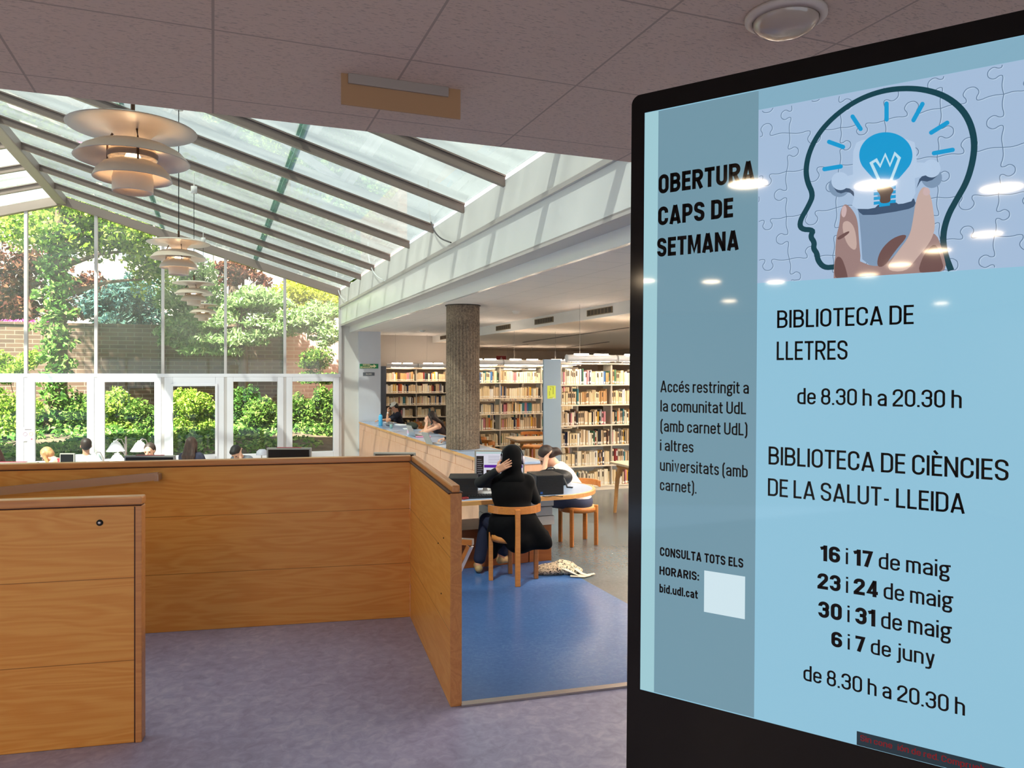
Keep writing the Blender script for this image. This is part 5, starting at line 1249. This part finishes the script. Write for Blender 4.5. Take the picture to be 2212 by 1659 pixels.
bottle('water_bottle', 'clear plastic water bottle with blue cap and label by the far laptop', 811, 904, .045, .33, [(1, .04), (1, .62), (.6, .80), (.42, .9)], mat('bottle_clear', '#c4d4dc', .1), capb, (.42, .56, mat('label_blue', '#3f8ad0', .5)))
bottle('flask', 'bright sky-blue metal flask standing on the counter', 822, 920, .05, .30, [(1, .03), (1, .80), (.8, .88), (.55, .92)], mat('flask_blue', '#4fb4e4', .35), mat('flask_cap', '#3e9fd0', .4))
bottle('water_bottle', 'small water bottle with a violet cap beside the long-haired woman', 883, 940, .036, .20, [(1, .04), (1, .6), (.6, .80), (.45, .9)], mat('bottle_clear'), mat('cap_violet', '#4a3fa8', .4), (.2, .55, mat('label_pink', '#c9a9c4', .5)))
p = onz(845, 925, .348)
t = thing('cup', 'small pale green drinking cup on the counter by the papers', 'cup', (p.x, p.y, .348)); MB().shell([(.038, .09), (.034, .0)], .003, n=20).build('cup_wall', mat('cup_green', '#9cc4bb', .3), t)
p = onz(833, 920, .348)
t = thing('pencil_case', 'grey soft pencil case lying on the counter behind the blue flask', 'case', (p.x + .1, p.y, .348)); solid([ell((0, 0, .04), (.10, .16, .05)), ell((.02, .06, .05), (.08, .1, .045))], .012, 'case_body', mat('case_grey', '#77777c', .8), t, .03)
MB().tube([(-.06, -.12, .075), (0, 0, .092), (.02, .12, .08)], .005, 5).build('zip', matblack, t)
paper = mat('paper_white', '#e6e6ec', .7)
for i, (px, py, rz, lb) in enumerate(((858, 919, .2, 'open white ring folder lying on the counter behind the green cup'), (872, 927, -.1, 'loose white sheets spread on the counter in front of the long-haired woman'), (834, 914, .4, 'white sheet of paper lying on the counter by the blue flask'))):
    p = onz(px, py, .348); t = thing('paper_sheets', lb, 'paper', (p.x + .1, p.y, .348), rz)
    for k in range(2 if i else 3): MB().box((.03 * k, .05 * k, .004 + .006 * k), (.21, .30, .005), rotz(.12 * k), .001).build('sheet', paper, t)
p = onz(912, 944, .348); tag(MB().box((0, 0, .008), (.22, .30, .014), rotz(1.4), .003).build('notebook', mat('pink', '#d98ab0', .6), loc=(p.x + .02, p.y, .348)), 'pink notebook lying under the long-haired woman\'s hands', 'notebook')
p = onz(880, 925, .348); tag(MB().box((0, 0, .03), (.06, .09, .06), rotz(.3), .004).build('small_box', mat('box_orange', '#c4722e', .6), loc=(p.x + .15, p.y, .348)), 'small orange box beside the laptop of the long-haired woman', 'box')
p = onz(915, 930, .348)
t = thing('backpack', 'olive dark bag lying on the counter behind the laptop of the long-haired woman', 'backpack', (4.42, p.y + .75, .348)); solid([ell((0, 0, .07), (.12, .26, .085)), ell((.0, .12, .06), (.11, .16, .07)), ell((-.02, -.14, .06), (.10, .14, .07))], .014, 'bag_body', mat('olive', '#2c2f22', .8, noise=(12, .4, 3)), t, .04)
MB().tube([(-.08, -.18, .1), (-.11, 0, .14), (-.08, .18, .1)], .012, 6).build('strap', matblack, t)

# ------------------------------------------------------------------ signs
def sign(name, label, cat, x, y, z, wd_, hg, m, texts, extra=None):
    t = thing(name, label, cat, (x, y, z))
    MB().box((0, -.006, 0), (wd_, .012, hg), None, .002).build('plate', m, t)
    for txt, cx_, cz, hh, mw, mt, tk in texts:
        W_, gl = lettering(txt, tk); mb = MB(); kx = min(hh, mw / W_)
        for vs, fs in gl: mb.add([(cx_ + (v.x - W_ / 2) * kx, -.0135, cz + v.y * hh) for v in vs], fs)
        mb.build('lettering', mt, t)
    if extra:
        for vs, fs, mt in extra: MB().add(vs, fs).build('arrow', mt, t)
    return t
ySg = GY - .08
a, b_ = onY(777, 786, ySg), onY(817, 796, ySg)
sw, sh_ = b_.x - a.x, a.z - b_.z
cream_t = mat('sign_cream', '#ece4b4', .5)
arr = [(-.13 + .0, .025), (0, .025), (0, .07), (.10, 0), (0, -.07), (0, -.025), (-.13, -.025)]
ax0 = sw / 2 - .13
sign('exit_sign', "green emergency exit sign reading SORTIDA D'EMERGÈNCIA with a cream arrow", 'sign', (a.x + b_.x) / 2, ySg, (a.z + b_.z) / 2, sw, sh_, mat('sign_green', '#12804a', .4),
     [('SORTIDA', -.07, .012, .048, .25, cream_t, .19), ("D'EMERGÈNCIA", -.07, -.055, .048, .33, cream_t, .19)], [([(ax0 + x * .8, -.0135, z * .8) for x, z in arr], [tuple(range(7))], cream_t)])
a, b_ = onY(784, 804.5, ySg), onY(809, 811.5, ySg)
sign('silence_sign', 'small dark grey sign reading SILENCI under the green exit sign', 'sign', (a.x + b_.x) / 2, ySg, (a.z + b_.z) / 2, b_.x - a.x, a.z - b_.z, mat('sign_grey', '#5c6068', .5), [('SILENCI', 0, -.022, .045, .20, white, .19)])
a, b_ = onY(1072, 771, 28.5), onY(1093, 781, 28.5)
red_s = mat('sign_red', '#a32322', .5)
sign('fire_sign', 'small red fire-equipment sign on the far wall above the middle bookcase', 'sign', (a.x + b_.x) / 2, 28.5, (a.z + b_.z) / 2, b_.x - a.x, .26, red_s, [], [([(-.04, -.0135, -.1), (.05, -.0135, -.1), (.06, -.0135, .0), (.0, -.0135, .1), (-.05, -.0135, .02)], [(0, 1, 2, 3, 4)], mat('sign_pale', '#dcb8b0', .5))])
# yellow poster on the blue end panel
a, b_ = onY(1182, 833, 11.76), onY(1200, 861, 11.76)
ps = thing('poster', 'small bright yellow-green poster on the blue bookcase end panel', 'poster', ((a.x + b_.x) / 2, 11.758, (a.z + b_.z) / 2))
MB().box((0, -.003, 0), (b_.x - a.x, .004, a.z - b_.z)).build('sheet', mat('poster_yellow', '#d4e04a', .5), ps)
for k, (x, z, w2, h2) in enumerate(((.03, .03, .02, .13), (-.035, -.02, .015, .08), (.0, -.09, .08, .01), (.0, .09, .07, .012), (-.02, .05, .02, .04))): MB().box((x, -.006, z), (w2, .001, h2)).build('print', mat('poster_print', '#a3b23c', .5), ps)
MB().box((.035, -.006, -.1), (.03, .001, .02)).build('print', white, ps)
# small notice on the gable post
a, b_ = onY(49, 923, GY - .15), onY(71, 953, GY - .15)
nt_ = thing('notice', 'small grey paper notice with two round symbols on the white window frame', 'notice', ((a.x + b_.x) / 2, GY - .102, (a.z + b_.z) / 2))
MB().box((0, -.002, 0), (b_.x - a.x, .004, a.z - b_.z)).build('sheet', mat('notice_grey', '#c6bfc4', .6), nt_)
for x, c_ in ((-.06, '#8a6a80'), (.06, '#c98f78')): MB().lathe([(.035, 0), (.045, 0)], (x, -.006, 0), 16, R=RXm).build('symbol', mat('sym' + c_, c_, .6), nt_)
MB().box((0, -.006, .11), (.14, .001, .02)).build('print', mat('print_grey', '#7d757c', .6), nt_)
MB().box((.07, -.006, -.12), (.03, .001, .03)).build('print', mat('print_red', '#b8486a', .6), nt_)

# ------------------------------------------------------------------ reading room ceiling fittings
for i, (px, py, w2) in enumerate(((1295, 674, .42), (1175, 693, .42), (1087, 707, .42), (961, 727, .42))):
    p = onX(px, py, 6.235); t = thing('air_vent', 'brown grille air vent on the ceiling downstand, %s from the kiosk' % ('first', 'second', 'third', 'fourth')[i], 'vent', (6.24, p.y, ZR - .105), 0, 'air vents')
    MB().bx(-.02, 0, -.46, .46, -.055, .055, .004).build('frame', mat('vent_brown', '#7c6a50', .5), t)
    for k in range(7): MB().bx(-.024, -.021, -.44 + k * .126, -.34 + k * .126, -.042, .042).build('slot', mat('vent_dark', '#3b2f22', .6), t)
for i, (a, b_) in enumerate((((1130, 739), (1357, 707)), ((1225, 750), (1315, 738)), ((1040, 752), (1140, 744)))):
    p, q = onz(*a, ZR - .205), onz(*b_, ZR - .205)
    tag(MB().bar(p + Vector((0, 0, -.008)), q + Vector((0, 0, -.008)), .05, .014).build('ceiling_slot', mat('slot_grey', '#6f6358', .6)), ('long dark slot in the low cream ceiling, nearest the kiosk', 'short dark slot in the low cream ceiling over the nearest bookcase', 'dark slot in the low cream ceiling right of the column')[i], 'slot')
p = onz(1285, 762, ZR - .205)
for px, py, z, lb in ((1115, 672, ZR, 'white smoke detector on the pale ceiling right of the column'), (912, 713, ZR, 'white smoke detector on the pale ceiling left of the column')):
    p = onz(px, py, z); tag(MB().lathe([(.0001, -.05), (.05, -.05), (.075, -.02), (.08, 0)], n=24).build('smoke_detector', white, loc=p), lb, 'detector')
# strip lights added out of view to brighten the library
for i, (x, y) in enumerate(((4.9, 6.2), (5.2, 4.6), (5.6, 7.5), (7.6, 7.5), (9.2, 9.6), (9.0, 13.8), (10.5, 16), (8.2, 12.0), (7.2, 9.5), (11.5, 18), (12.5, 20.5), (8.5, 5.5))):
    zc = ZR if x < 6.2 else ZR - .205
    t = thing('added_strip_light', 'long strip light added out of view to brighten the library', 'lamp', (x, y, zc), 0, 'added library strip lights')
    MB().bx(-.08, .08, -.75, .75, -.04, 0, .005).build('body', white, t); MB().bx(-.06, .06, -.72, .72, -.045, -.041).build('diffuser', added_strip_glow, t)

# ------------------------------------------------------------------ furniture of the glazed hall
def hall_table(label, x0, x1, y0, y1, z0=ZA):
    t = thing('study_table', label, 'table', ((x0 + x1) / 2, (y0 + y1) / 2, z0))
    MB().bx(x0, x1, y0, y1, -.085, -.05, .006).build('tabletop', laminate, t, True)
    for x in (x0 + .08, x1 - .08):
        for y in (y0 + .08, y1 - .08): MB().bx(x - .03, x + .03, y - .03, y + .03, z0, -.085).build('leg', wood_light, t, True)
hall_table('long study table in the middle of the glazed hall', -8.6, -1.6, 13.9, 15.3)
hall_table('long study table of the glazed hall nearer to the panels', -1.2, 1.6, 14.6, 16.0)
def pixel_lamp(px, ptop, yc, label, w2=.30, bend=0):
    p = at(px, ptop, yc); zb_ = -.05; t = thing('desk_lamp', label, 'lamp', (p.x, p.y, zb_), 0, 'desk lamps of the glazed hall'); h = p.z - zb_
    MB().shell([(w2 / 2, h - .185), (w2 * .2, h - .04), (w2 * .16, h - .035)], .004, n=28).build('shade', mat('shade_white', '#e8e4e4', .6), t)
    MB().lathe([(.04, h - .035), (.04, h - .01), (.0001, h)], n=14).build('socket', white_gloss, t)
    MB().tube([(0, 0, h - .01), (.03, .0, h + .02), (.09, 0, h + .01), (.13, .0, h - .08), (.14, 0, h - .2), (.14, 0, .02)], .009, 6).build('arm', steel, t)
    MB().lathe([(.0001, .025), (.08, .02), (.085, 0), (.0001, 0)], (.14, 0, 0), 18).build('foot', steel, t)
pixel_lamp(250, 951, 12.9, 'white cone desk lamp left of the thin steel pole, in front of the window')
pixel_lamp(302, 951, 12.9, 'white cone desk lamp right of the thin steel pole, in front of the window')
pixel_lamp(203, 979, 12.3, 'white cone desk lamp low in front of the person in the grey T-shirt')
pixel_lamp(253, 978, 12.2, 'white cone desk lamp lowest behind the panel, left of the thin steel pole')
p = at(566, 970, 13.2)
t = thing('desk_lamp', 'grey dome-shaped desk lamp beside the black-haired bent head', 'lamp', (p.x, p.y, -.05), 0); h = p.z + .05
MB().shell([(.10, h - .1), (.09, h - .04), (.05, h - .005), (.0005, h)], .004, n=28).build('shade', mat('dome_grey', '#a9aab6', .4), t)
MB().tube([(0, 0, h - .05), (0, .12, h - .15), (0, .15, .02)], .009, 6).build('arm', steel, t); MB().lathe([(.0001, .02), (.08, .02), (.085, 0)], (0, .15, 0), 16).build('foot', steel, t)
p = at(272, 943, 12.7); tag(MB().tube([(0, 0, 0), (0, 0, p.z + .05)], .014, 8).build('steel_pole', steel, loc=(p.x, p.y, -.05)), 'thin steel pole between the two white desk lamps', 'pole')
hall_table2 = None
q0, q1 = at(-40, 1000, 7.6), at(905, 1000, 7.6)
wb = thing('computer_bench', 'work bench behind the long panel carrying dark computer monitors', 'bench', ((q0.x + q1.x) / 2, (q0.y + q1.y) / 2, ZL), math.atan2((q1 - q0).y, (q1 - q0).x))
Lb = (q1 - q0).length
MB().bx(-Lb / 2, Lb / 2, -.35, .35, .715, .75, .005).build('bench_top', laminate, wb)
for x in (-Lb / 2 + .1, 0, Lb / 2 - .1): MB().bx(x - .02, x + .02, -.3, .3, 0, .715).build('side_panel', wood_light, wb)
red_st = mat('red_strip', '#8e1f35', .5)
for i, (px, py, w2, yw_, lb) in enumerate(((625, 967, .445, -.02, 'dark computer monitor with a red strip on its top edge, right of the bent head'), (325, 983.5, .50, .02, 'dark computer monitor with a red strip just above the long panel, left of centre'), (28, 998, .50, .04, 'dark computer monitor just above the long panel at the left edge of the picture'), (853, 977, .41, -.05, 'dark monitor edge just above the right end of the long panel'))):
    p = at(px, py, 7.62 if i < 3 else 7.4); c0 = Vector((p.x, p.y, p.z - .16))
    t, Rt, c = monitor('computer_monitor', lb, c0, -TH + yw_, w2, .32, .03, z0=.35, mode='off', group=None)
    if i < 3: MB().box((-.0, -.004, c.z + .1605), (w2 * .55, .03, .006), Rt).build('red_strip', red_st, t)
p = at(146, 979, 12.4); t, Rt, c = monitor('computer_monitor', 'pale grey computer monitor left of the person in the grey T-shirt', Vector((p.x, p.y, p.z - .15)), -TH, .24, .30, 0, z0=-.05, mode='off')

# ------------------------------------------------------------------ garden outside the gable
gr = MB(); gr.add([(-30, 21.25, -.65), (16, 21.25, -.65), (16, 28.7, .45), (-30, 28.7, .45)], [(0, 1, 2, 3)]); gr.add([(-60, 28.7, .3), (60, 28.7, .3), (60, 70, .3), (-60, 70, .3)], [(0, 1, 2, 3)])
struct('ground_garden', gr, mat('earth', '#4a4030', .95, noise=(3, .4, 5)), 'earth bank of the garden outside the glass gable')
br = MB().bx(-28, 6, 29, 29.35, -.2, 3.28); br.bx(-28, 6, 28.95, 29.4, 3.28, 3.36)
struct('wall_garden', br, brick('brick_brown', '#66503f', '#4f3d31', '#7f7466'), 'brown brick retaining wall at the back of the garden')
xg0, xg1 = onY(617, 800, 28.9).x, 5.2
struct('wall_garden_sunlit', MB().bx(xg0, xg1, 28.8, 28.94, -.2, 3.2), brick('brick_sunlit', '#cba69b', '#bf988c', '#d8c2b8'), 'sunlit stretch of the garden wall at the right, its sunlight painted pale pink')  # lit copy of the brown brick wall, sunlight painted into its pale colour
struct('wall_garden_side', MB().bx(5.2, 5.5, 22.8, 29, -.3, 7.5), brick('brick_pink', '#b08478', '#a27768', '#c9b0a4'), 'pinkish brick wall closing the garden on the right')
bd = thing('building', 'white apartment building standing behind the garden trees', 'building', (-8, 52, .3))
MB().bx(-26, 17, 0, 10, 0, 11.5).build('facade', mat('render_white', '#dcd4c6', .8), bd)
MB().bx(-26.3, 17.3, -.4, 10, 11.5, 11.8).build('roof_edge', mat('roof_edge', '#c9b8a4', .7), bd)
for k in range(11):
    for j in range(3):
        f = MB().bx(-24 + k * 3.8, -22.4 + k * 3.8, -.06, 0, 2.2 + j * 3.1, 3.7 + j * 3.1).build('window', mat('far_window', '#7f8a94', .3), bd)
MB().bx(-14, -7, -1.3, 0, 8.2, 8.5).build('awning', mat('awning', '#d89a50', .7), bd)

G_LIGHT = leafmat('leaf_light', ['#36561a', '#6d922e', '#9cba48', '#c2d076'], .45)
G_MID = leafmat('leaf_mid', ['#263f18', '#426828', '#6b8e3e', '#92ab5a'], .4)
G_DARK = leafmat('leaf_dark', ['#1f3a18', '#2f5424', '#466f30', '#5b8540'], .3)
G_IVY = leafmat('leaf_ivy', ['#34552a', '#4f7c38', '#76a24c', '#a5c46e'], .3)
G_BLUE = leafmat('leaf_blue', ['#2a4a48', '#3a5f60', '#557a70', '#6f8f7c'], .3)
G_CEDAR = leafmat('leaf_cedar', ['#5f7f48', '#7d9c5f', '#9ab67c', '#b4c994'], .35)
G_YEL = leafmat('leaf_yellow', ['#8a9a2c', '#b0b83c', '#cdd05a'], .45)
G_PLUM = leafmat('leaf_plum', ['#3a221e', '#553028', '#6f463a', '#8c6a50'], .3)
BARK = mat('bark', '#5a4a3c', .95, noise=((9, 9, 2), .45, 5, .6))
nrng = np.random.default_rng(7)
def leafcloud(mb, c, r, n, size, droop=0, flat=.0, shell_=.55, elong=1.9):
    c = np.array(c, float); r = np.array(r, float)
    d = nrng.normal(size=(n, 3)); d /= np.linalg.norm(d, axis=1)[:, None]
    p = c + d * r * (shell_ + (1 - shell_) * nrng.random((n, 1)) ** .5)
    p[:, 2] -= droop * (np.abs(d[:, 0]) + np.abs(d[:, 1])) * r[2]
    a = nrng.normal(size=(n, 3)); a[:, 2] *= (1 - flat); a[:, 2] -= droop * .8
    a /= np.linalg.norm(a, axis=1)[:, None]
    nn = nrng.normal(size=(n, 3)) * .7 + d * .5; nn[:, 2] += .6
    b = np.cross(nn, a); b /= np.linalg.norm(b, axis=1)[:, None] + 1e-9
    s = size * .8 * (.6 + .8 * nrng.random((n, 1)))
    k = len(mb.v)
    q = np.stack([p - a * s * elong * .5, p + b * s * .5, p + a * s * elong * .5, p - b * s * .5], 1).reshape(-1, 3)
    mb.v += [tuple(v) for v in q.tolist()]; mb.f += [(k + 4 * i, k + 4 * i + 1, k + 4 * i + 2, k + 4 * i + 3) for i in range(n)]
    mb.m += [0] * n; mb.sm += [False] * n
def wpos(px, py, Y): return onY(px, py, Y)
def plant(name, label, cat, blobs, m, base, trunk=None, size=.11, droop=0, flat=0, dens=1.0, group=None, elong=1.9):
    """blobs: (px, py, Y, rx, rz, n) in the photograph's frame; base: foot of the trunk"""
    t = thing(name, label, cat, base, 0, group); mb = MB(); tops = []
    for px, py, Y, rx, rz, n in blobs:
        c = wpos(px, py, Y); tops.append(c); K = 9
        for q in range(K):      # a crown of smaller clumps
            dv = nrng.normal(size=3); dv *= (.35 + .4 * nrng.random()) / np.linalg.norm(dv)
            leafcloud(mb, (c.x + dv[0] * rx, c.y + dv[1] * rx * .8, c.z + dv[2] * rz), (rx * .48, rx * .42, rz * .42), int(n * dens * 1.5 / K), size, droop, flat, shell_=.3, elong=elong)
    mb.build('foliage', m, t, True)
    if trunk:
        b0 = Vector(base); top = Vector((base[0] + .1, base[1], max(c.z for c in tops) - .3)); tb_ = MB()
        tb_.tube([b0, b0.lerp(top, .3) + Vector((.06, 0, 0)), b0.lerp(top, .7), top], [trunk, trunk * .85, trunk * .6, trunk * .25], 10)
        for c in tops[:9]:
            z = min(max(c.z - .8, b0.z + .3), top.z); s0 = b0.lerp(top, (z - b0.z) / max(top.z - b0.z, .1))
            tb_.tube([s0, (s0 + c) / 2 + Vector((0, 0, .15)), c], [trunk * .35, trunk * .2, trunk * .08], 6)
        tb_.build('trunk', BARK, t, True)
    return t
def base(px, Y, z=None): q = onY(px, 900, Y); return (q.x, Y, (-.65 + (Y - 21.25) / 7.45 * 1.1) if z is None else z)
B = base(118, 25.6)
plant('ivy_tree', 'tall tree with a bare grey trunk wrapped in ivy, behind the second window bay', 'tree', [(100, 480, 26, 2.4, 1.0, 1700), (150, 450, 26.5, 2.2, 1.0, 1500), (255, 490, 26.5, 1.7, 1.2, 1900), (300, 540, 26.5, 1.3, .9, 1300), (200, 450, 26.8, 2.2, .9, 1400), (60, 450, 27, 2, .8, 900), (310, 455, 27, 1.6, .9, 900), (160, 520, 26.5, 1.0, .6, 500), (335, 600, 26.6, .7, .9, 600)], G_LIGHT, B, .30, .10)
mb = MB()
for k in range(46):
    z = B[2] + k * .13; leafcloud(mb, (B[0] + .05 + .12 * math.sin(k), B[1] - .1, z), (.42 + .2 * math.sin(k * 1.7), .42, .18), 75, .11)
o = mb.build('ivy', G_IVY); tag(o, 'climbing ivy leaves covering the grey tree trunk', 'ivy', None, 'stuff')
plant('plum_tree', 'dark reddish brown leaved tree above the brick wall at far left', 'tree', [(20, 600, 31, 1.6, 1.5, 1800), (45, 680, 31, 1.2, .9, 900), (185, 640, 31.5, 1.0, 1.0, 1100), (80, 590, 31.5, 1.2, 1.0, 900)], G_PLUM, base(60, 31, .3), .22, .12)
plant('plum_tree', 'small reddish brown leaved tree in front of the white building, beside the cedar', 'tree', [(520, 580, 31, 1.0, .5, 650), (560, 600, 31, .6, .4, 300), (495, 600, 31, .6, .6, 400)], G_PLUM, base(520, 31, .3), .14, .11)
plant('conifer', 'blue-green conifer rising behind the brick wall in the third window bay', 'tree', [(255, 660, 31, 1.2, 1.0, 1500), (300, 640, 31, 1.2, 1.1, 1500), (320, 690, 31, 1.0, .7, 900), (270, 620, 31.5, .8, .7, 700), (240, 700, 30.5, .7, .4, 400)], G_BLUE, base(285, 31, .3), .18, .10, droop=.3, elong=2.6)
plant('cedar', 'pale green weeping cedar spreading over the right half of the garden', 'tree', [(400, 640, 28.2, 1.1, .8, 1400), (440, 690, 28, 1.3, .5, 1500), (500, 650, 28.3, 1.3, .6, 1600), (560, 640, 28, 1.2, .5, 1500), (600, 690, 27.6, 1.3, .5, 1500), (650, 690, 27.4, 1.1, .5, 1300), (690, 670, 27.2, .9, .5, 1100), (460, 740, 27.6, 1.2, .4, 900), (540, 720, 27.6, 1.1, .4, 900), (700, 720, 26.8, .7, .5, 700), (380, 720, 28, .8, .5, 700), (430, 600, 28.4, .8, .7, 800)], G_CEDAR, base(520, 28, .3), .2, .085, droop=.45, elong=3.2)
plant('yellow_tree', 'round yellow-green tree behind the cedar at the right', 'tree', [(670, 635, 33, 1.5, .9, 1500), (640, 650, 33, .9, .6, 700), (705, 645, 33, .9, .7, 700)], G_YEL, base(670, 33, .3), .16, .10)
plant('tall_tree', 'tall green tree beyond the garden wall seen through the glass roof', 'tree', [(520, 480, 36, 3.2, 1.8, 2200), (620, 520, 36, 2.6, 1.5, 1800), (440, 450, 36, 2.6, 1.8, 1800), (360, 420, 36.5, 2.6, 1.5, 1500)], G_MID, base(500, 36, .3), .3, .16)
plant('tall_tree', 'tall light green tree at far left seen through the left slope of the glass roof', 'tree', [(-60, 340, 33, 3.5, 2.2, 2500), (60, 400, 33, 2.5, 1.2, 1500), (-160, 420, 33, 3, 2, 1500), (30, 300, 34, 2.5, 1.2, 1200)], G_LIGHT, base(-60, 33, .3), .35, .16)
plant('tall_tree', 'tall loose tree behind the cedar seen through the lower panes of the glass roof', 'tree', [(600, 470, 40, 3.2, 1.8, 1300), (700, 540, 40, 2.6, 1.2, 1100), (760, 580, 40, 2.0, 1.0, 800), (540, 400, 41, 2.6, 1.4, 900), (300, 360, 42, 3, 1.5, 800)], G_MID, base(620, 40, .3), .3, .17)
SHR = [(15, 900, 25.2, .9, .9, 1500, G_LIGHT, 'bright yellow-green shrub at the left edge behind the first window'), (165, 905, 25.6, .8, .75, 1300, G_MID, 'mid green shrub right of the ivy-clad trunk'),
       (255, 885, 25.4, .75, .7, 1500, G_LIGHT, 'pale feathery shrub at the left in the third window'), (310, 905, 25.2, .7, .7, 1400, G_MID, 'green feathery shrub at the right in the third window'),
       (405, 885, 24.8, .75, .9, 2000, G_LIGHT, 'brightest yellow-green bush filling the opening window sash'), (445, 900, 25, .7, .8, 1500, G_LIGHT, 'yellow-green bush at the right of the opening window sash'),
       (530, 880, 26, .6, 1.0, 1100, G_DARK, 'dark ivy-green bush at the left of the fifth window'), (570, 905, 24.8, .8, .8, 1700, G_MID, 'green bush with fern-like leaves in the fifth window'),
       (650, 890, 25, .7, 1.0, 1500, G_MID, 'olive green bush at the left of the sixth window'), (700, 895, 24.4, .6, .9, 1400, G_MID, 'green bush by the right corner of the gable'), (690, 775, 26.5, .8, .5, 600, G_MID, 'thin leafy branches over the pink sunlit wall in the upper right pane'), (30, 770, 26.5, .8, .5, 700, G_LIGHT, 'light green leaves over the brick wall at far left')]
for px, py, Y, rx, rz, n_, m, lb in SHR:
    plant('shrub', lb, 'shrub', [(px, py, Y, rx, rz, n_), (px - 18, py + 40, Y, rx * .8, rz * .6, n_ // 2), (px + 16, py + 42, Y - .2, rx * .8, rz * .6, n_ // 2)], m, base(px, Y), .035, .062, droop=.12, dens=1.9, group='shrubs below the brick wall', elong=2.4)
mb = MB()
for k in range(290):
    x = nrng.uniform(-16, 3.2); y = nrng.uniform(22.25, 28.0); leafcloud(mb, (x, y, -.62 + (y - 21.25) / 7.45 * 1.1), (.8, .8, .22), 260, .10, flat=.4)
o = mb.build('ground_ivy', G_IVY); tag(o, 'ivy leaves covering the garden bank outside the windows', 'ivy', None, 'stuff')
mb = MB()
for px in (12, 25, 40, 85, 100): leafcloud(mb, wpos(px, 700, 29.3), (.5, .2, .15), 90, .07)
o = mb.build('flowers', mat('magenta_flower', '#c0409a', .7)); tag(o, 'magenta flowers on top of the brick wall at far left', 'flowers', None, 'stuff')

# ------------------------------------------------------------------ the remaining rows of books, on the farther shelves
mb, names = stuff['books']
o = mb.build('books', sum([[MATS['book_' + c.replace(' ', '_')], pages_m, sticker_m] for c in names], [])); tag(o, 'rows of cream and coloured books on the farther bookcases', 'books', None, 'stuff')
